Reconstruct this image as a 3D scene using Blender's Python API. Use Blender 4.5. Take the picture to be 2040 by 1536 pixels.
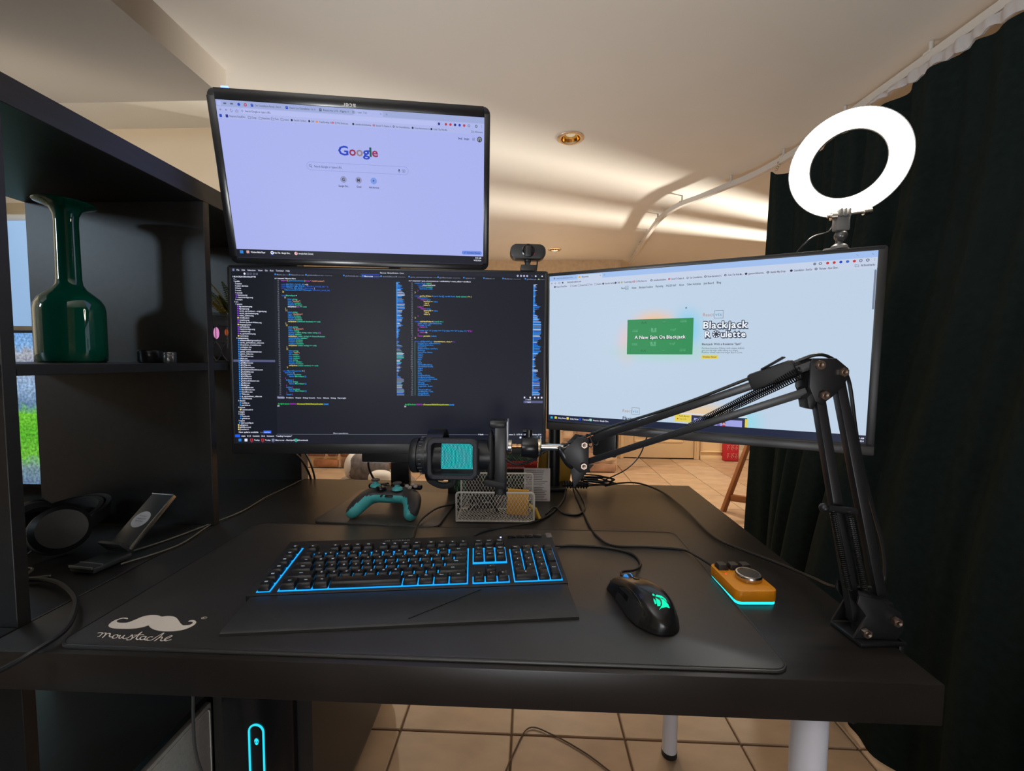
import bpy, bmesh, math, random
from mathutils import Vector, Matrix
random.seed(7)
PI = math.pi
S = bpy.context.scene
COL = S.collection
for o in list(bpy.data.objects): bpy.data.objects.remove(o)

# ------------------------------------------------------------------ camera
cam_d = bpy.data.cameras.new('camera')
cam = bpy.data.objects.new('camera', cam_d); COL.objects.link(cam)
F_PX, YAW, PITCH, ROLL = 840.0, 0.0397, -0.0573, 0.0070
CAM = Vector((0.6794, -0.4737, 1.1036))
fw = Vector((-math.sin(YAW)*math.cos(PITCH), math.cos(YAW)*math.cos(PITCH), math.sin(PITCH)))
rt = Vector((math.cos(YAW), math.sin(YAW), 0)); up = rt.cross(fw)
r2 = math.cos(ROLL)*rt + math.sin(ROLL)*up; u2 = -math.sin(ROLL)*rt + math.cos(ROLL)*up
mw = Matrix((r2, u2, -fw)).transposed().to_4x4(); mw.translation = CAM
cam.matrix_world = mw
cam_d.sensor_fit = 'HORIZONTAL'; cam_d.sensor_width = 36.0; cam_d.lens = 36.0*F_PX/2040.0
cam_d.clip_start = 0.01; cam_d.clip_end = 100
S.camera = cam
# ------------------------------------------------------------------ world, exposure, big lights
W = bpy.data.worlds.new('world'); S.world = W; W.use_nodes = True
W.node_tree.nodes['Background'].inputs[0].default_value = (0.75, 0.80, 0.9, 1)
W.node_tree.nodes['Background'].inputs[1].default_value = 0.10
S.view_settings.view_transform = 'Standard'; S.view_settings.look = 'None'
S.view_settings.exposure = 0.0; S.view_settings.gamma = 1.0; S.view_settings.use_curve_mapping = False

def lamp(kind, name, loc, aim, energy, color, size=0.1, size_y=None, angle=None, blend=0.5):
    d = bpy.data.lights.new(name, kind); o = bpy.data.objects.new(name, d); COL.objects.link(o)
    d.energy = energy; d.color = color; o.location = loc
    o.rotation_euler = (Vector(aim)-Vector(loc)).to_track_quat('-Z', 'Y').to_euler()
    if kind == 'AREA':
        d.size = size
        if size_y: d.shape = 'RECTANGLE'; d.size_y = size_y
    else: d.shadow_soft_size = size
    if kind == 'SPOT': d.spot_size = angle; d.spot_blend = blend
    return o
WARM = (1.0, 0.85, 0.66)
# daylight from the window in the left wall, beyond the shelf
lamp('AREA', 'left_window_daylight', (-1.72, -0.85, 1.72), (-0.1, 0.3, 1.1), 6.5, (0.62, 0.82, 1.0), 0.16, 0.24)
# unseen fills added to brighten the ceiling: one behind the photographer, one beyond the desk
lamp('AREA', 'near_ceiling_fill', (-0.1, -1.0, 1.15), (-0.1, -0.7, 2.1), 42, (0.94, 0.97, 1.0), 0.4)
lamp('AREA', 'far_ceiling_fill', (-0.15, 1.9, 0.22), (-0.12, 1.75, 2.1), 13, (0.92, 0.97, 1.0), 0.6)
# unseen soft fill added behind the photographer to lift the desk front and legs
lamp('AREA', 'front_soft_fill', (0.9, -2.4, 0.45), (0.75, 0.0, 0.45), 15, (0.92, 0.95, 1.0), 0.9)
# unseen spot added behind the shelving to brighten the partition wall
lamp('SPOT', 'partition_wall_fill', (-0.95, 0.20, 1.45), (-1.0, 1.35, 1.85), 26, (1.0, 0.90, 0.76), 0.08, None, 1.25, 0.8)
# bright lamp beyond the right window, low down, whose light rakes up to the ceiling
lamp('SPOT', 'right_window_lamp', (5.6, 4.1, 0.7), (1.3, 2.3, 2.05), 4300, (1.0, 0.95, 0.84), 0.14, None, 0.9, 0.4)
# seen recessed lamps (fittings further down) and unseen ones added to light the far room
DOWN = [(0.899, 3.354, 70, 1), (2.55, 3.30, 100, 0), (-0.60, 3.05, 70, 0), (2.70, 1.50, 20, 0), (0.856, 1.476, 1.0, 1)]
CEIL = 2.10
for (x, y, e, vis) in DOWN:
    lamp('SPOT', 'downlight_lamp', (x, y, CEIL-0.012), (x, y, 0), e, WARM, 0.035, None, 2.3, 0.7)

# ------------------------------------------------------------------ materials
MATS = {}
def mat(name, col, rough=0.5, metal=0.0, var=0.0, scale=20.0, bump=0.0, coat=0.0, emis=None, es=0.0, spec=0.5, stretch=None, trans=0.0, alpha=1.0, sheen=0.0):
    if name in MATS: return MATS[name]
    m = bpy.data.materials.new(name); m.use_nodes = True; MATS[name] = m
    nt = m.node_tree; b = nt.nodes['Principled BSDF']
    b.inputs['Base Color'].default_value = (*col, 1); b.inputs['Roughness'].default_value = rough
    b.inputs['Metallic'].default_value = metal; b.inputs['Specular IOR Level'].default_value = spec
    b.inputs['Coat Weight'].default_value = coat; b.inputs['Transmission Weight'].default_value = trans
    b.inputs['Alpha'].default_value = alpha
    if sheen: b.inputs['Sheen Weight'].default_value = sheen
    if emis: b.inputs['Emission Color'].default_value = (*emis, 1); b.inputs['Emission Strength'].default_value = es
    if var or bump:
        tc = nt.nodes.new('ShaderNodeTexCoord'); mp = nt.nodes.new('ShaderNodeMapping')
        mp.inputs['Scale'].default_value = stretch or (1, 1, 1)
        n = nt.nodes.new('ShaderNodeTexNoise'); n.inputs['Scale'].default_value = scale; n.inputs['Detail'].default_value = 5
        nt.links.new(tc.outputs['Object'], mp.inputs[0]); nt.links.new(mp.outputs[0], n.inputs['Vector'])
        if var:
            r = nt.nodes.new('ShaderNodeValToRGB')
            r.color_ramp.elements[0].position = 0.3; r.color_ramp.elements[1].position = 0.7
            r.color_ramp.elements[0].color = (*[c*(1-var) for c in col], 1); r.color_ramp.elements[1].color = (*[min(1, c*(1+var)) for c in col], 1)
            nt.links.new(n.outputs['Fac'], r.inputs[0]); nt.links.new(r.outputs[0], b.inputs['Base Color'])
        if bump:
            bp = nt.nodes.new('ShaderNodeBump'); bp.inputs['Strength'].default_value = bump; bp.inputs['Distance'].default_value = 0.002
            nt.links.new(n.outputs['Fac'], bp.inputs['Height']); nt.links.new(bp.outputs[0], b.inputs['Normal'])
    return m
def glow(name, col, s=1.0):
    return mat(name, (0.006, 0.006, 0.006), 0.4, emis=col, es=s, spec=0.12)
def srgb(r, g, b):
    f = lambda c: (c/255/12.92) if c/255 <= 0.04045 else ((c/255+0.055)/1.055)**2.4
    return (f(r), f(g), f(b))

# ------------------------------------------------------------------ mesh builder
class MB:
    def __init__(s): s.bm = bmesh.new(); s.mi = 0
    def _merge(s, verts): pass
    def box(s, c, size, rot=None, bevel=0.0, seg=2):
        t = bmesh.new(); bmesh.ops.create_cube(t, size=1.0)
        bmesh.ops.scale(t, vec=Vector(size), verts=t.verts)
        if bevel: bmesh.ops.bevel(t, geom=t.edges[:], offset=bevel, segments=seg, affect='EDGES', profile=0.5)
        M = Matrix.Translation(Vector(c))
        if rot is not None: M = M @ (rot.to_4x4() if isinstance(rot, Matrix) else Matrix.Rotation(rot, 4, 'Z'))
        return s.add(t, M)
    def add(s, t, M=None):
        if M is not None: t.transform(M)
        for f in t.faces: f.material_index = s.mi
        me = bpy.data.meshes.new('tmp'); t.to_mesh(me); t.free(); s.bm.from_mesh(me); bpy.data.meshes.remove(me)
        return s
    def bar(s, p0, p1, w, h, bevel=0.0, upv=(0, 0, 1)):
        p0, p1 = Vector(p0), Vector(p1); d = p1-p0; L = d.length; d.normalize()
        y = Vector(upv); x = d.cross(y)
        if x.length < 1e-4: x = d.cross(Vector((0, 1, 0)))
        x.normalize(); y = x.cross(d)
        R = Matrix((d, x, y)).transposed()
        return s.box((p0+p1)/2, (L, w, h), R, bevel)
    def cyl(s, p0, p1, r, r2=None, seg=20, caps=True):
        p0, p1 = Vector(p0), Vector(p1); d = p1-p0
        t = bmesh.new()
        bmesh.ops.create_cone(t, cap_ends=caps, segments=seg, radius1=r, radius2=r if r2 is None else r2, depth=d.length)
        q = Vector((0, 0, 1)).rotation_difference(d.normalized())
        return s.add(t, Matrix.Translation((p0+p1)/2) @ q.to_matrix().to_4x4())
    def sph(s, c, r, sc=(1, 1, 1), seg=16, rot=None):
        t = bmesh.new(); bmesh.ops.create_uvsphere(t, u_segments=seg, v_segments=max(6, seg//2), radius=r)
        M = Matrix.Translation(Vector(c))
        if rot is not None: M = M @ rot.to_4x4()
        return s.add(t, M @ Matrix.Diagonal((*sc, 1)))
    def loft(s, rings, cap=True, closed=True):
        t = bmesh.new(); R = [[t.verts.new(Vector(p)) for p in ring] for ring in rings]
        n = len(R[0])
        for a, b in zip(R, R[1:]):
            for i in range(n if closed else n-1):
                j = (i+1) % n
                try: t.faces.new((a[i], a[j], b[j], b[i]))
                except ValueError: pass
        if cap and closed:
            t.faces.new(R[0][::-1]); t.faces.new(R[-1])
        bmesh.ops.recalc_face_normals(t, faces=t.faces[:])
        return s.add(t)
    def tube(s, pts, r, seg=8, smooth=6, closed=False):
        P = [Vector(p) for p in pts]
        if smooth > 1 and len(P) > 2: P = catmull(P, smooth, closed)
        rings = []; n = len(P); prev = None
        for i, p in enumerate(P):
            a = P[(i-1) % n] if (closed or i > 0) else p; b = P[(i+1) % n] if (closed or i < n-1) else p
            d = (b-a).normalized()
            if prev is None:
                x = d.cross(Vector((0, 0, 1)))
                if x.length < 1e-3: x = d.cross(Vector((0, 1, 0)))
            else: x = prev - d*prev.dot(d)
            x.normalize(); prev = x; y = d.cross(x)
            rings.append([p + x*r*math.cos(k*2*PI/seg) + y*r*math.sin(k*2*PI/seg) for k in range(seg)])
        if closed: rings.append(rings[0])
        return s.loft(rings, cap=not closed)
    def lathe(s, prof, c=(0, 0, 0), seg=32, axis=None, cap=True):
        if prof[0] == prof[-1]: cap = False
        rings = [[Vector((r*math.cos(k*2*PI/seg), r*math.sin(k*2*PI/seg), z)) for k in range(seg)] for (r, z) in prof]
        t = bmesh.new(); R = [[t.verts.new(p) for p in ring] for ring in rings]
        for a, b in zip(R, R[1:]):
            for i in range(seg):
                j = (i+1) % seg; t.faces.new((a[i], a[j], b[j], b[i]))
        if cap and prof[0][0] > 1e-4: t.faces.new(R[0][::-1])
        if cap and prof[-1][0] > 1e-4: t.faces.new(R[-1])
        bmesh.ops.remove_doubles(t, verts=t.verts[:], dist=1e-5)
        M = Matrix.Translation(Vector(c))
        if axis is not None: M = M @ Vector((0, 0, 1)).rotation_difference(Vector(axis)).to_matrix().to_4x4()
        return s.add(t, M)
    def prism(s, poly, z0, z1, M=None, bevel=0.0):
        t = bmesh.new(); v = [t.verts.new((x, y, z0)) for x, y in poly]; f = t.faces.new(v)
        r = bmesh.ops.extrude_face_region(t, geom=[f])
        for g in r['geom']:
            if isinstance(g, bmesh.types.BMVert): g.co.z = z1
        bmesh.ops.recalc_face_normals(t, faces=t.faces[:])
        if bevel: bmesh.ops.bevel(t, geom=[e for e in t.edges if abs(e.verts[0].co.z-e.verts[1].co.z) < 1e-6], offset=bevel, segments=2, affect='EDGES', profile=0.5)
        return s.add(t, M)
    def quad(s, a, b, c, d):
        t = bmesh.new(); t.faces.new([t.verts.new(Vector(p)) for p in (a, b, c, d)]); return s.add(t)
def catmull(P, k, closed=False):
    out = []; n = len(P)
    for i in range(n if closed else n-1):
        p0 = P[(i-1) % n] if (closed or i > 0) else P[0]; p1 = P[i]; p2 = P[(i+1) % n]
        p3 = P[(i+2) % n] if (closed or i+2 < n) else P[-1]
        for j in range(k):
            t = j/k
            out.append(0.5*((2*p1)+(p2-p0)*t+(2*p0-5*p1+4*p2-p3)*t*t+(3*p1-p0-3*p2+p3)*t*t*t))
    if not closed: out.append(P[-1])
    return out
def rrect(w, h, r, n=5, cx=0, cy=0):
    pts = []
    for (sx, sy, a0) in ((1, 1, 0), (-1, 1, PI/2), (-1, -1, PI), (1, -1, 1.5*PI)):
        for i in range(n+1):
            a = a0 + i*PI/2/n; pts.append((cx+sx*(w/2-r)+r*math.cos(a), cy+sy*(h/2-r)+r*math.sin(a)))
    return pts

WM = {}   # world matrix of each root
def place(root): WM[root.name] = root.matrix_basis.copy()
def tag(o, label=None, cat=None, group=None, kind=None):
    if label: o['label'] = label
    if cat: o['category'] = cat
    if group: o['group'] = group
    if kind: o['kind'] = kind
    return o
def thing(name, label, cat, loc=(0, 0, 0), rot=None, group=None, rotz=0.0):
    o = bpy.data.objects.new(name, None); COL.objects.link(o)
    o.empty_display_size = 0.02
    M = Matrix.Translation(Vector(loc)) @ (rot.to_4x4() if rot is not None else Matrix.Rotation(rotz, 4, 'Z'))
    o.matrix_basis = M
    WM[o.name] = M
    return tag(o, label, cat, group)
def rootmat(o):
    while o.parent: o = o.parent
    return WM.get(o.name, Matrix.Identity(4))
def obj(name, mb, m, parent=None, world=False, smooth=True, angle=40, label=None, kind=None):
    """one mesh object; geometry is root-local unless world=True"""
    me = bpy.data.meshes.new(name)
    if isinstance(mb, MB):
        bm = mb.bm
        if world and parent: bm.transform(rootmat(parent).inverted())
        bm.to_mesh(me); bm.free()
    else: me = mb
    if not me.materials:
        for k in (m if isinstance(m, (list, tuple)) else [m]): me.materials.append(k)
    if smooth:
        me.shade_smooth(); me.set_sharp_from_angle(angle=math.radians(angle))
    o = bpy.data.objects.new(name, me); COL.objects.link(o)
    if parent: o.parent = parent
    if label: o['label'] = label
    if kind: o['kind'] = kind
    return o
def struct(name, mb, m, parent=None, **k):
    o = obj(name, mb, m, parent, **k)
    if not parent: o['kind'] = 'structure'
    return o
def inst(name, me, loc, parent, rot=None, sc=None):
    o = bpy.data.objects.new(name, me); COL.objects.link(o); o.parent = parent
    M = Matrix.Translation(Vector(loc))
    if rot is not None: M = M @ (rot.to_4x4() if isinstance(rot, Matrix) else Matrix.Rotation(rot, 4, 'Z'))
    if sc: M = M @ Matrix.Diagonal((*sc, 1))
    o.matrix_basis = M
    return o

# ------------------------------------------------------------------ glyphs for flat print
CH = [chr(c) for c in range(33, 127)] + ['\u00ae']
GLY = {}
def make_glyphs(key, offset):
    obs = []
    for c in CH:
        cu = bpy.data.curves.new('g', 'FONT'); cu.body = c; cu.size = 1.0; cu.resolution_u = 2; cu.offset = offset
        o = bpy.data.objects.new('g', cu); COL.objects.link(o); obs.append((c, o, cu))
    dg = bpy.context.evaluated_depsgraph_get(); tab = {}
    for c, o, cu in obs:
        e = o.evaluated_get(dg); me = e.to_mesh()
        V = [(v.co.x, v.co.y) for v in me.vertices]; Fc = [tuple(p.vertices) for p in me.polygons]
        x0 = min([v[0] for v in V], default=0); x1 = max([v[0] for v in V], default=0.3)
        x0 = max(0.0, x0); tab[c] = ([(x-x0, y) for x, y in V], Fc, x1-x0); e.to_mesh_clear()
    for c, o, cu in obs: bpy.data.objects.remove(o); bpy.data.curves.remove(cu)
    GLY[key] = tab
make_glyphs('r', 0.0); make_glyphs('b', 0.022); make_glyphs('x', 0.075)
class Print:
    """flat print laid out in a design grid; y runs down; becomes one mesh just proud of a surface"""
    def __init__(s): s.V = []; s.F = []; s.MI = []; s.mats = []; s.k = 0
    def m(s, mt):
        if mt not in s.mats: s.mats.append(mt)
        return s.mats.index(mt)
    def poly(s, pts, mt, layer=0):
        b = len(s.V); s.V += [(x, y, layer) for x, y in pts]; s.F.append(tuple(range(b, b+len(pts)))); s.MI.append(s.m(mt))
    def rect(s, x0, y0, x1, y1, mt, layer=0): s.poly([(x0, y1), (x1, y1), (x1, y0), (x0, y0)], mt, layer)
    def rr(s, x0, y0, x1, y1, r, mt, layer=0): s.poly([(x, y) for x, y in rrect(x1-x0, y1-y0, r, 4, (x0+x1)/2, (y0+y1)/2)][::-1], mt, layer)
    def disc(s, x, y, r, mt, layer=0, n=16): s.poly([(x+r*math.cos(-k*2*PI/n), y+r*math.sin(-k*2*PI/n)) for k in range(n)], mt, layer)
    def line(s, pts, w, mt, layer=0, closed=False):
        n = len(pts)
        for i in range(n if closed else n-1):
            s.k += 1; lay = layer+0.004*(s.k % 97)
            (x0, y0), (x1, y1) = pts[i], pts[(i+1) % n]; L = math.hypot(x1-x0, y1-y0) or 1; nx, ny = -(y1-y0)/L*w/2, (x1-x0)/L*w/2
            ex, ey = (x1-x0)/L*w*0.3, (y1-y0)/L*w*0.3
            s.poly([(x0+nx-ex, y0+ny-ey), (x1+nx+ex, y1+ny+ey), (x1-nx+ex, y1-ny+ey), (x0-nx-ex, y0-ny-ey)], mt, lay)
    def text(s, t, x, y, size, mt, font='r', layer=1, align='L', width=None, track=0.07, sg=-1):
        """(x, y) is the left end of the baseline"""
        tab = GLY[font]; adv = 0.0; items = []
        for c in t:
            if c == ' ': adv += 0.30; continue
            g = tab.get(c) or tab['?']; items.append((g, adv)); adv += g[2] + track
        k = size
        kx = (width/adv) if width else size
        if align == 'C': x -= adv*kx/2
        if align == 'R': x -= adv*kx
        mi = s.m(mt)
        for g, a in items:
            b = len(s.V); s.V += [(x+(a+gx)*kx, y+sg*gy*k, layer) for gx, gy in g[0]]
            for f in g[1]: s.F.append(tuple(b+i for i in f)); s.MI.append(mi)
        return x + adv*kx
    def build(s, name, parent, fn, kind=None, label=None):
        me = bpy.data.meshes.new(name); me.from_pydata([fn(*v) for v in s.V], [], s.F)
        for q in s.mats: me.materials.append(q)
        me.polygons.foreach_set('material_index', s.MI); me.update()
        return obj(name, me, None, parent, smooth=False, kind=kind, label=label)
def rotX(a): return Matrix.Rotation(a, 3, 'X')
def rotY(a): return Matrix.Rotation(a, 3, 'Y')
def rotZ(a): return Matrix.Rotation(a, 3, 'Z')
def frame3(x, z):
    x = Vector(x).normalized(); z = Vector(z); z = (z-x*z.dot(x)).normalized(); y = z.cross(x)
    return Matrix((x, y, z)).transposed()
# ------------------------------------------------------------------ the room
m_ceil = mat('ceiling_paint', srgb(214, 209, 200), 0.55, var=0.02, scale=3, bump=0.05)
m_wall = mat('warm_wall_paint', srgb(216, 200, 178), 0.7, var=0.03, scale=4)
m_soff = mat('soffit_shaded_paint', srgb(146, 137, 127), 0.7, var=0.03, scale=3)  # shade put into the colour: darker than the ceiling to offset the fill light
m_white = mat('white_gloss_paint', srgb(226, 212, 188), 0.4)
m_grout = mat('floor_grout', srgb(112, 92, 74), 0.85, var=0.1, scale=30)
m_mortar = mat('mortar', srgb(222, 196, 162), 0.9, var=0.08, scale=30, bump=0.3)
TILES = [mat('stone_tile_%d' % i, c, 0.42, var=0.16, scale=5, bump=0.08, stretch=(1, 2.2, 1)) for i, c in enumerate([srgb(186, 158, 130), srgb(178, 148, 120), srgb(190, 164, 138)])]
BRICK = [mat('brick_face_%d' % i, c, 0.85, var=0.3, scale=14, bump=0.5) for i, c in enumerate([srgb(150, 100, 78), srgb(128, 88, 74), srgb(168, 116, 84), srgb(140, 108, 90)])]

fl = struct('floor', MB().box((0.75, 1.0, -0.028), (5.4, 7.4, 0.04)), m_grout)
tb = MB().box((0, 0, 0), (0.3275, 0.3275, 0.014), bevel=0.0025, seg=1)
tile_me = []
for k in range(3):
    me = bpy.data.meshes.new('tile'); tb.bm.to_mesh(me); me.materials.append(TILES[k]); tile_me.append(me)
tb.bm.free()
PT = 0.333
for i in range(-7, 10):
    for j in range(-2, 12):
        x = 0.305 + PT*(i+0.5); y = 0.715 + PT*(j+0.5)
        if x > 3.3 or x < -1.85 or y > 4.4: continue
        if y > 3.6 and x < 1.45: continue
        inst('tile', tile_me[random.randrange(3)], (x, y, -0.008+random.uniform(-0.0006, 0.0006)), fl, rot=random.choice([0, PI]))

# ceiling plane with round cut-outs for the two recessed lamps
t = bmesh.new()
def loop(pts):
    v = [t.verts.new(p) for p in pts]; return [t.edges.new((v[i], v[(i+1) % len(v)])) for i in range(len(v))]
E_ = loop([(-1.95, -2.65, CEIL), (3.45, -2.65, CEIL), (3.45, 4.5, CEIL), (-1.95, 4.5, CEIL)])
for (x, y, e, vis) in DOWN:
    if vis: E_ += loop([(x+0.046*math.cos(a*PI/12), y+0.046*math.sin(a*PI/12), CEIL) for a in range(24)])
bmesh.ops.triangle_fill(t, use_beauty=True, use_dissolve=False, edges=E_)
for f in t.faces:
    if f.normal.z > 0: f.normal_flip()
cb = MB(); cb.add(t)
cb.box((0.75, 0.95, CEIL+0.16), (5.4, 7.2, 0.04))
ce = struct('ceiling', cb, m_ceil, smooth=False)
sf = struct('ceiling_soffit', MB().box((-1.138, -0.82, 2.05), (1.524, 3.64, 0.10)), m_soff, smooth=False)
struct('wall_left', MB().box((-1.93, 0.95, 1.05), (0.06, 7.2, 2.1)), m_wall, smooth=False)
struct('wall_front', MB().box((0.75, -2.63, 1.05), (5.4, 0.06, 2.1)), m_wall, smooth=False)
struct('wall_middle', MB().box((-1.2, 1.40, 1.05), (1.40, 0.10, 2.1)), m_wall, smooth=False)
wb = MB(); wb.box((2.50, 4.45, 1.05), (1.85, 0.06, 2.1))
struct('wall_back', wb, m_wall, smooth=False)
wr = MB(); X = 3.43
for (y0, y1, z0, z1) in ((-2.6, 2.90, 0, 2.1), (3.41, 4.48, 0, 2.1), (2.90, 3.41, 0, 0.75), (2.90, 3.41, 1.95, 2.1)):
    wr.box((X, (y0+y1)/2, (z0+z1)/2), (0.06, y1-y0, z1-z0))
struct('wall_right', wr, m_wall, smooth=False)
w2 = struct('window_2', MB().box((X, 3.175, 1.35), (0.08, 0.12, 1.2)), m_white, smooth=False)
for y in (2.91, 3.40): struct('window_frame', MB().box((X, y, 1.35), (0.09, 0.025, 1.2)), m_white, w2, smooth=False)
struct('window_sill', MB().box((X-0.03, 3.155, 0.745), (0.12, 0.55, 0.03)), m_white, w2, smooth=False)

# the old brick wall: each block is a part
bw = MB(); bw.box((-0.165, 3.79, 1.05), (3.47, 0.10, 2.1)); bw.box((1.52, 4.13, 1.05), (0.10, 0.62, 2.1))
bwall = struct('wall_brick', bw, m_mortar, smooth=False)
def brick_me(w, h, k):
    b = MB().box((0, 0, 0), (w, 0.05, h), bevel=min(0.014, h*0.2), seg=2)
    for v in b.bm.verts: v.co += Vector((random.uniform(-1, 1), random.uniform(-1, 1)*0.8, random.uniform(-1, 1)))*0.004
    me = bpy.data.meshes.new('brick'); b.bm.to_mesh(me); b.bm.free(); me.materials.append(BRICK[k % 4]); me.shade_smooth(); me.set_sharp_from_angle(angle=0.6); return me
PALE = [mat('pale_brick_%d' % i, c, 0.9, var=0.35, scale=9, bump=0.5) for i, c in enumerate([srgb(206, 176, 146), srgb(176, 138, 112), srgb(216, 190, 160), srgb(160, 116, 96)])]
bm_long = [brick_me(0.255, 0.082, k) for k in range(4)]; bm_short = [brick_me(0.105, 0.082, k+1) for k in range(4)]
BRICK[:] = PALE
pale_long = [brick_me(0.255, 0.082, k) for k in range(4)]; pale_short = [brick_me(0.105, 0.082, k+1) for k in range(4)]
z = 0.050; row = 0
while z < 0.62:
    x = -1.53 + (-0.14 if row % 2 else 0.0); k = row
    while x < 1.50:
        long = (k % 3 != 2); w = 0.255 if long else 0.105
        if x+w < 1.58: inst('brick', random.choice((pale_long if long else pale_short) if x > 0.85 else (bm_long if long else bm_short)), (x+w/2+0.01, 3.737, z), bwall, rot=random.uniform(-0.015, 0.015), sc=(1, 1, random.uniform(0.9, 1.08)))
        x += w+0.03; k += 1
    z += 0.108; row += 1
for k in range(5):
    inst('brick', pale_long[k % 4], (1.573, 3.95+0.0*k, 0.05+0.108*k), bwall, rot=PI/2)
    inst('brick', pale_short[k % 4], (1.573, 4.2, 0.05+0.108*k), bwall, rot=PI/2)

# door, its frame and the panelled wall beside it
m_cream = mat('cream_door_paint', srgb(232, 206, 166), 0.45)
d1 = struct('door_1', MB().box((2.175, 4.395, 1.0), (0.79, 0.035, 1.98), bevel=0.003), m_cream)
for (z0, z1) in ((0.20, 0.92), (1.05, 1.85)):
    for (x0, x1) in ((1.87, 2.13), (2.22, 2.48)) if z0 > 1 else ((1.90, 2.45),):
        b = MB(); cx, cz, w, h = (x0+x1)/2, (z0+z1)/2, x1-x0, z1-z0
        for (px, pz, sx, sz) in ((cx, z0, w, 0.022), (cx, z1, w, 0.022), (x0, cz, 0.022, h), (x1, cz, 0.022, h)): b.box((px, 4.374, pz), (sx, 0.016, sz), bevel=0.006)
        b.box((cx, 4.376, cz), (w-0.09, 0.012, h-0.09), bevel=0.005)
        struct('door_panel', b, m_cream, d1)
hb = MB(); hb.cyl((1.83, 4.376, 1.0), (1.83, 4.335, 1.0), 0.009); hb.bar((1.83, 4.335, 1.0), (1.94, 4.335, 1.0), 0.014, 0.014, 0.004)
struct('door_handle', hb, mat('brushed_steel', (0.6, 0.58, 0.55), 0.3, 1.0), d1)
tr = MB()
for (x, w) in ((1.745, 0.06), (2.60, 0.055)):
    tr.box((x, 4.385, 1.03), (w, 0.06, 2.06), bevel=0.006); tr.box((x, 4.352, 1.03), (w*0.4, 0.012, 2.06), bevel=0.004)
struct('trim_1', tr, m_cream)
pn = MB(); pn.box((2.765, 4.40, 0.55), (0.25, 0.04, 1.10)); pn.box((2.765, 4.372, 0.09), (0.25, 0.03, 0.012), bevel=0.004); pn.box((2.765, 4.372, 0.02), (0.25, 0.03, 0.05), bevel=0.003)
for x in (2.655, 2.875): pn.box((x, 4.372, 0.6), (0.02, 0.02, 1.0), bevel=0.005)
struct('trim_2', pn, m_cream)
bb = MB(); bb.box((3.15, 4.405, 0.05), (0.5, 0.03, 0.10), bevel=0.004); struct('baseboard_back', bb, m_white)
bb = MB(); bb.box((-1.2, 1.335, 0.05), (1.40, 0.03, 0.10), bevel=0.004); struct('baseboard_middle', bb, m_white)

# window with a lit roller blind, on the wall beyond the shelf
m_wood = mat('pale_wood_trim', srgb(176, 158, 128), 0.5, var=0.1, scale=10)
w1 = struct('window_1', MB().box((-1.42, 1.335, 1.47), (0.92, 0.03, 0.62), bevel=0.004), m_wood)
struct('blind', MB().box((-1.42, 1.318, 1.475), (0.84, 0.006, 0.46)), mat('lit_blind', srgb(120, 140, 160), 0.8, var=0.05, scale=2, emis=srgb(150, 188, 232), es=0.75), w1, smooth=False)
struct('blind_roller', MB().cyl((-1.85, 1.315, 1.715), (-0.99, 1.315, 1.715), 0.014), mat('blind_roller_white', (0.7, 0.7, 0.68), 0.5), w1)

# recessed lamps
m_gold = mat('gold_reflector', srgb(214, 168, 98), 0.18, 1.0); m_chrome_rim = mat('satin_chrome', (0.62, 0.58, 0.52), 0.25, 1.0)
for (x, y, e, vis) in DOWN:
    if not vis: continue
    hot = e > 5
    dl = thing('downlight', 'lit round recessed ceiling lamp glowing white above the webcam' if hot else 'round recessed ceiling lamp with a gold reflector, nearest to the viewer', 'ceiling lamp', (x, y, CEIL), group='recessed ceiling lamps')
    obj('rim', MB().lathe([(0.043, 0.002), (0.043, -0.004), (0.052, -0.006), (0.060, -0.002), (0.060, 0.0), (0.043, 0.002)], seg=40), m_chrome_rim, dl)
    obj('reflector', MB().lathe([(0.045, 0.0), (0.040, 0.020), (0.030, 0.046), (0.026, 0.052), (0.001, 0.053)], seg=40, cap=False), m_gold, dl)
    obj('bulb', MB().lathe([(0.001, 0.012), (0.020, 0.014), (0.025, 0.022), (0.024, 0.045), (0.001, 0.046)], seg=24),
        glow('halogen_bulb_lit' if hot else 'halogen_bulb_dim', (1.0, 0.80, 0.52), 14.0 if hot else 0.55), dl)

# ceiling curtain rail and the black curtain
m_rail = mat('white_rail', srgb(196, 190, 182), 0.45)
RP = [(1.955, -1.2), (1.95, -0.3), (1.94, 0.4), (1.925, 0.74), (1.90, 1.14), (1.875, 1.50), (1.81, 1.76), (1.735, 1.90), (1.652, 2.05), (1.588, 2.15), (1.548, 2.29), (1.537, 2.46), (1.55, 2.68), (1.585, 3.10), (1.64, 3.66)]
RZ = 2.055
rp = catmull([Vector((x, y, RZ)) for x, y in RP], 6)
rail = thing('curtain_rail', 'white curved curtain rail fixed below the ceiling', 'curtain rail', (1.9, 0.6, RZ))
b = MB(); rings = []
for i, p in enumerate(rp):
    d = (rp[min(i+1, len(rp)-1)]-rp[max(i-1, 0)]).normalized(); n = Vector((-d.y, d.x, 0))
    rings.append([p+n*a+Vector((0, 0, c)) for a, c in ((-0.011, -0.016), (0.011, -0.016), (0.011, 0.012), (-0.011, 0.012))])
b.loft(rings); obj('track', b, m_rail, rail, world=True)
acc = 0; last = rp[0]
for p, q in zip(rp, rp[1:]):
    acc += (q-p).length
    if acc > 0.30:
        acc = 0; d = (q-p).normalized()
        k = MB(); k.bar(q-d*0.012+Vector((0, 0, 0.011)), q+d*0.012+Vector((0, 0, 0.011)), 0.030, 0.008, 0.002); k.cyl(q+Vector((0, 0, 0.012)), q+Vector((0, 0, CEIL-RZ-0.001)), 0.006, seg=10)
        obj('bracket', k, m_rail, rail, world=True)
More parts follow.
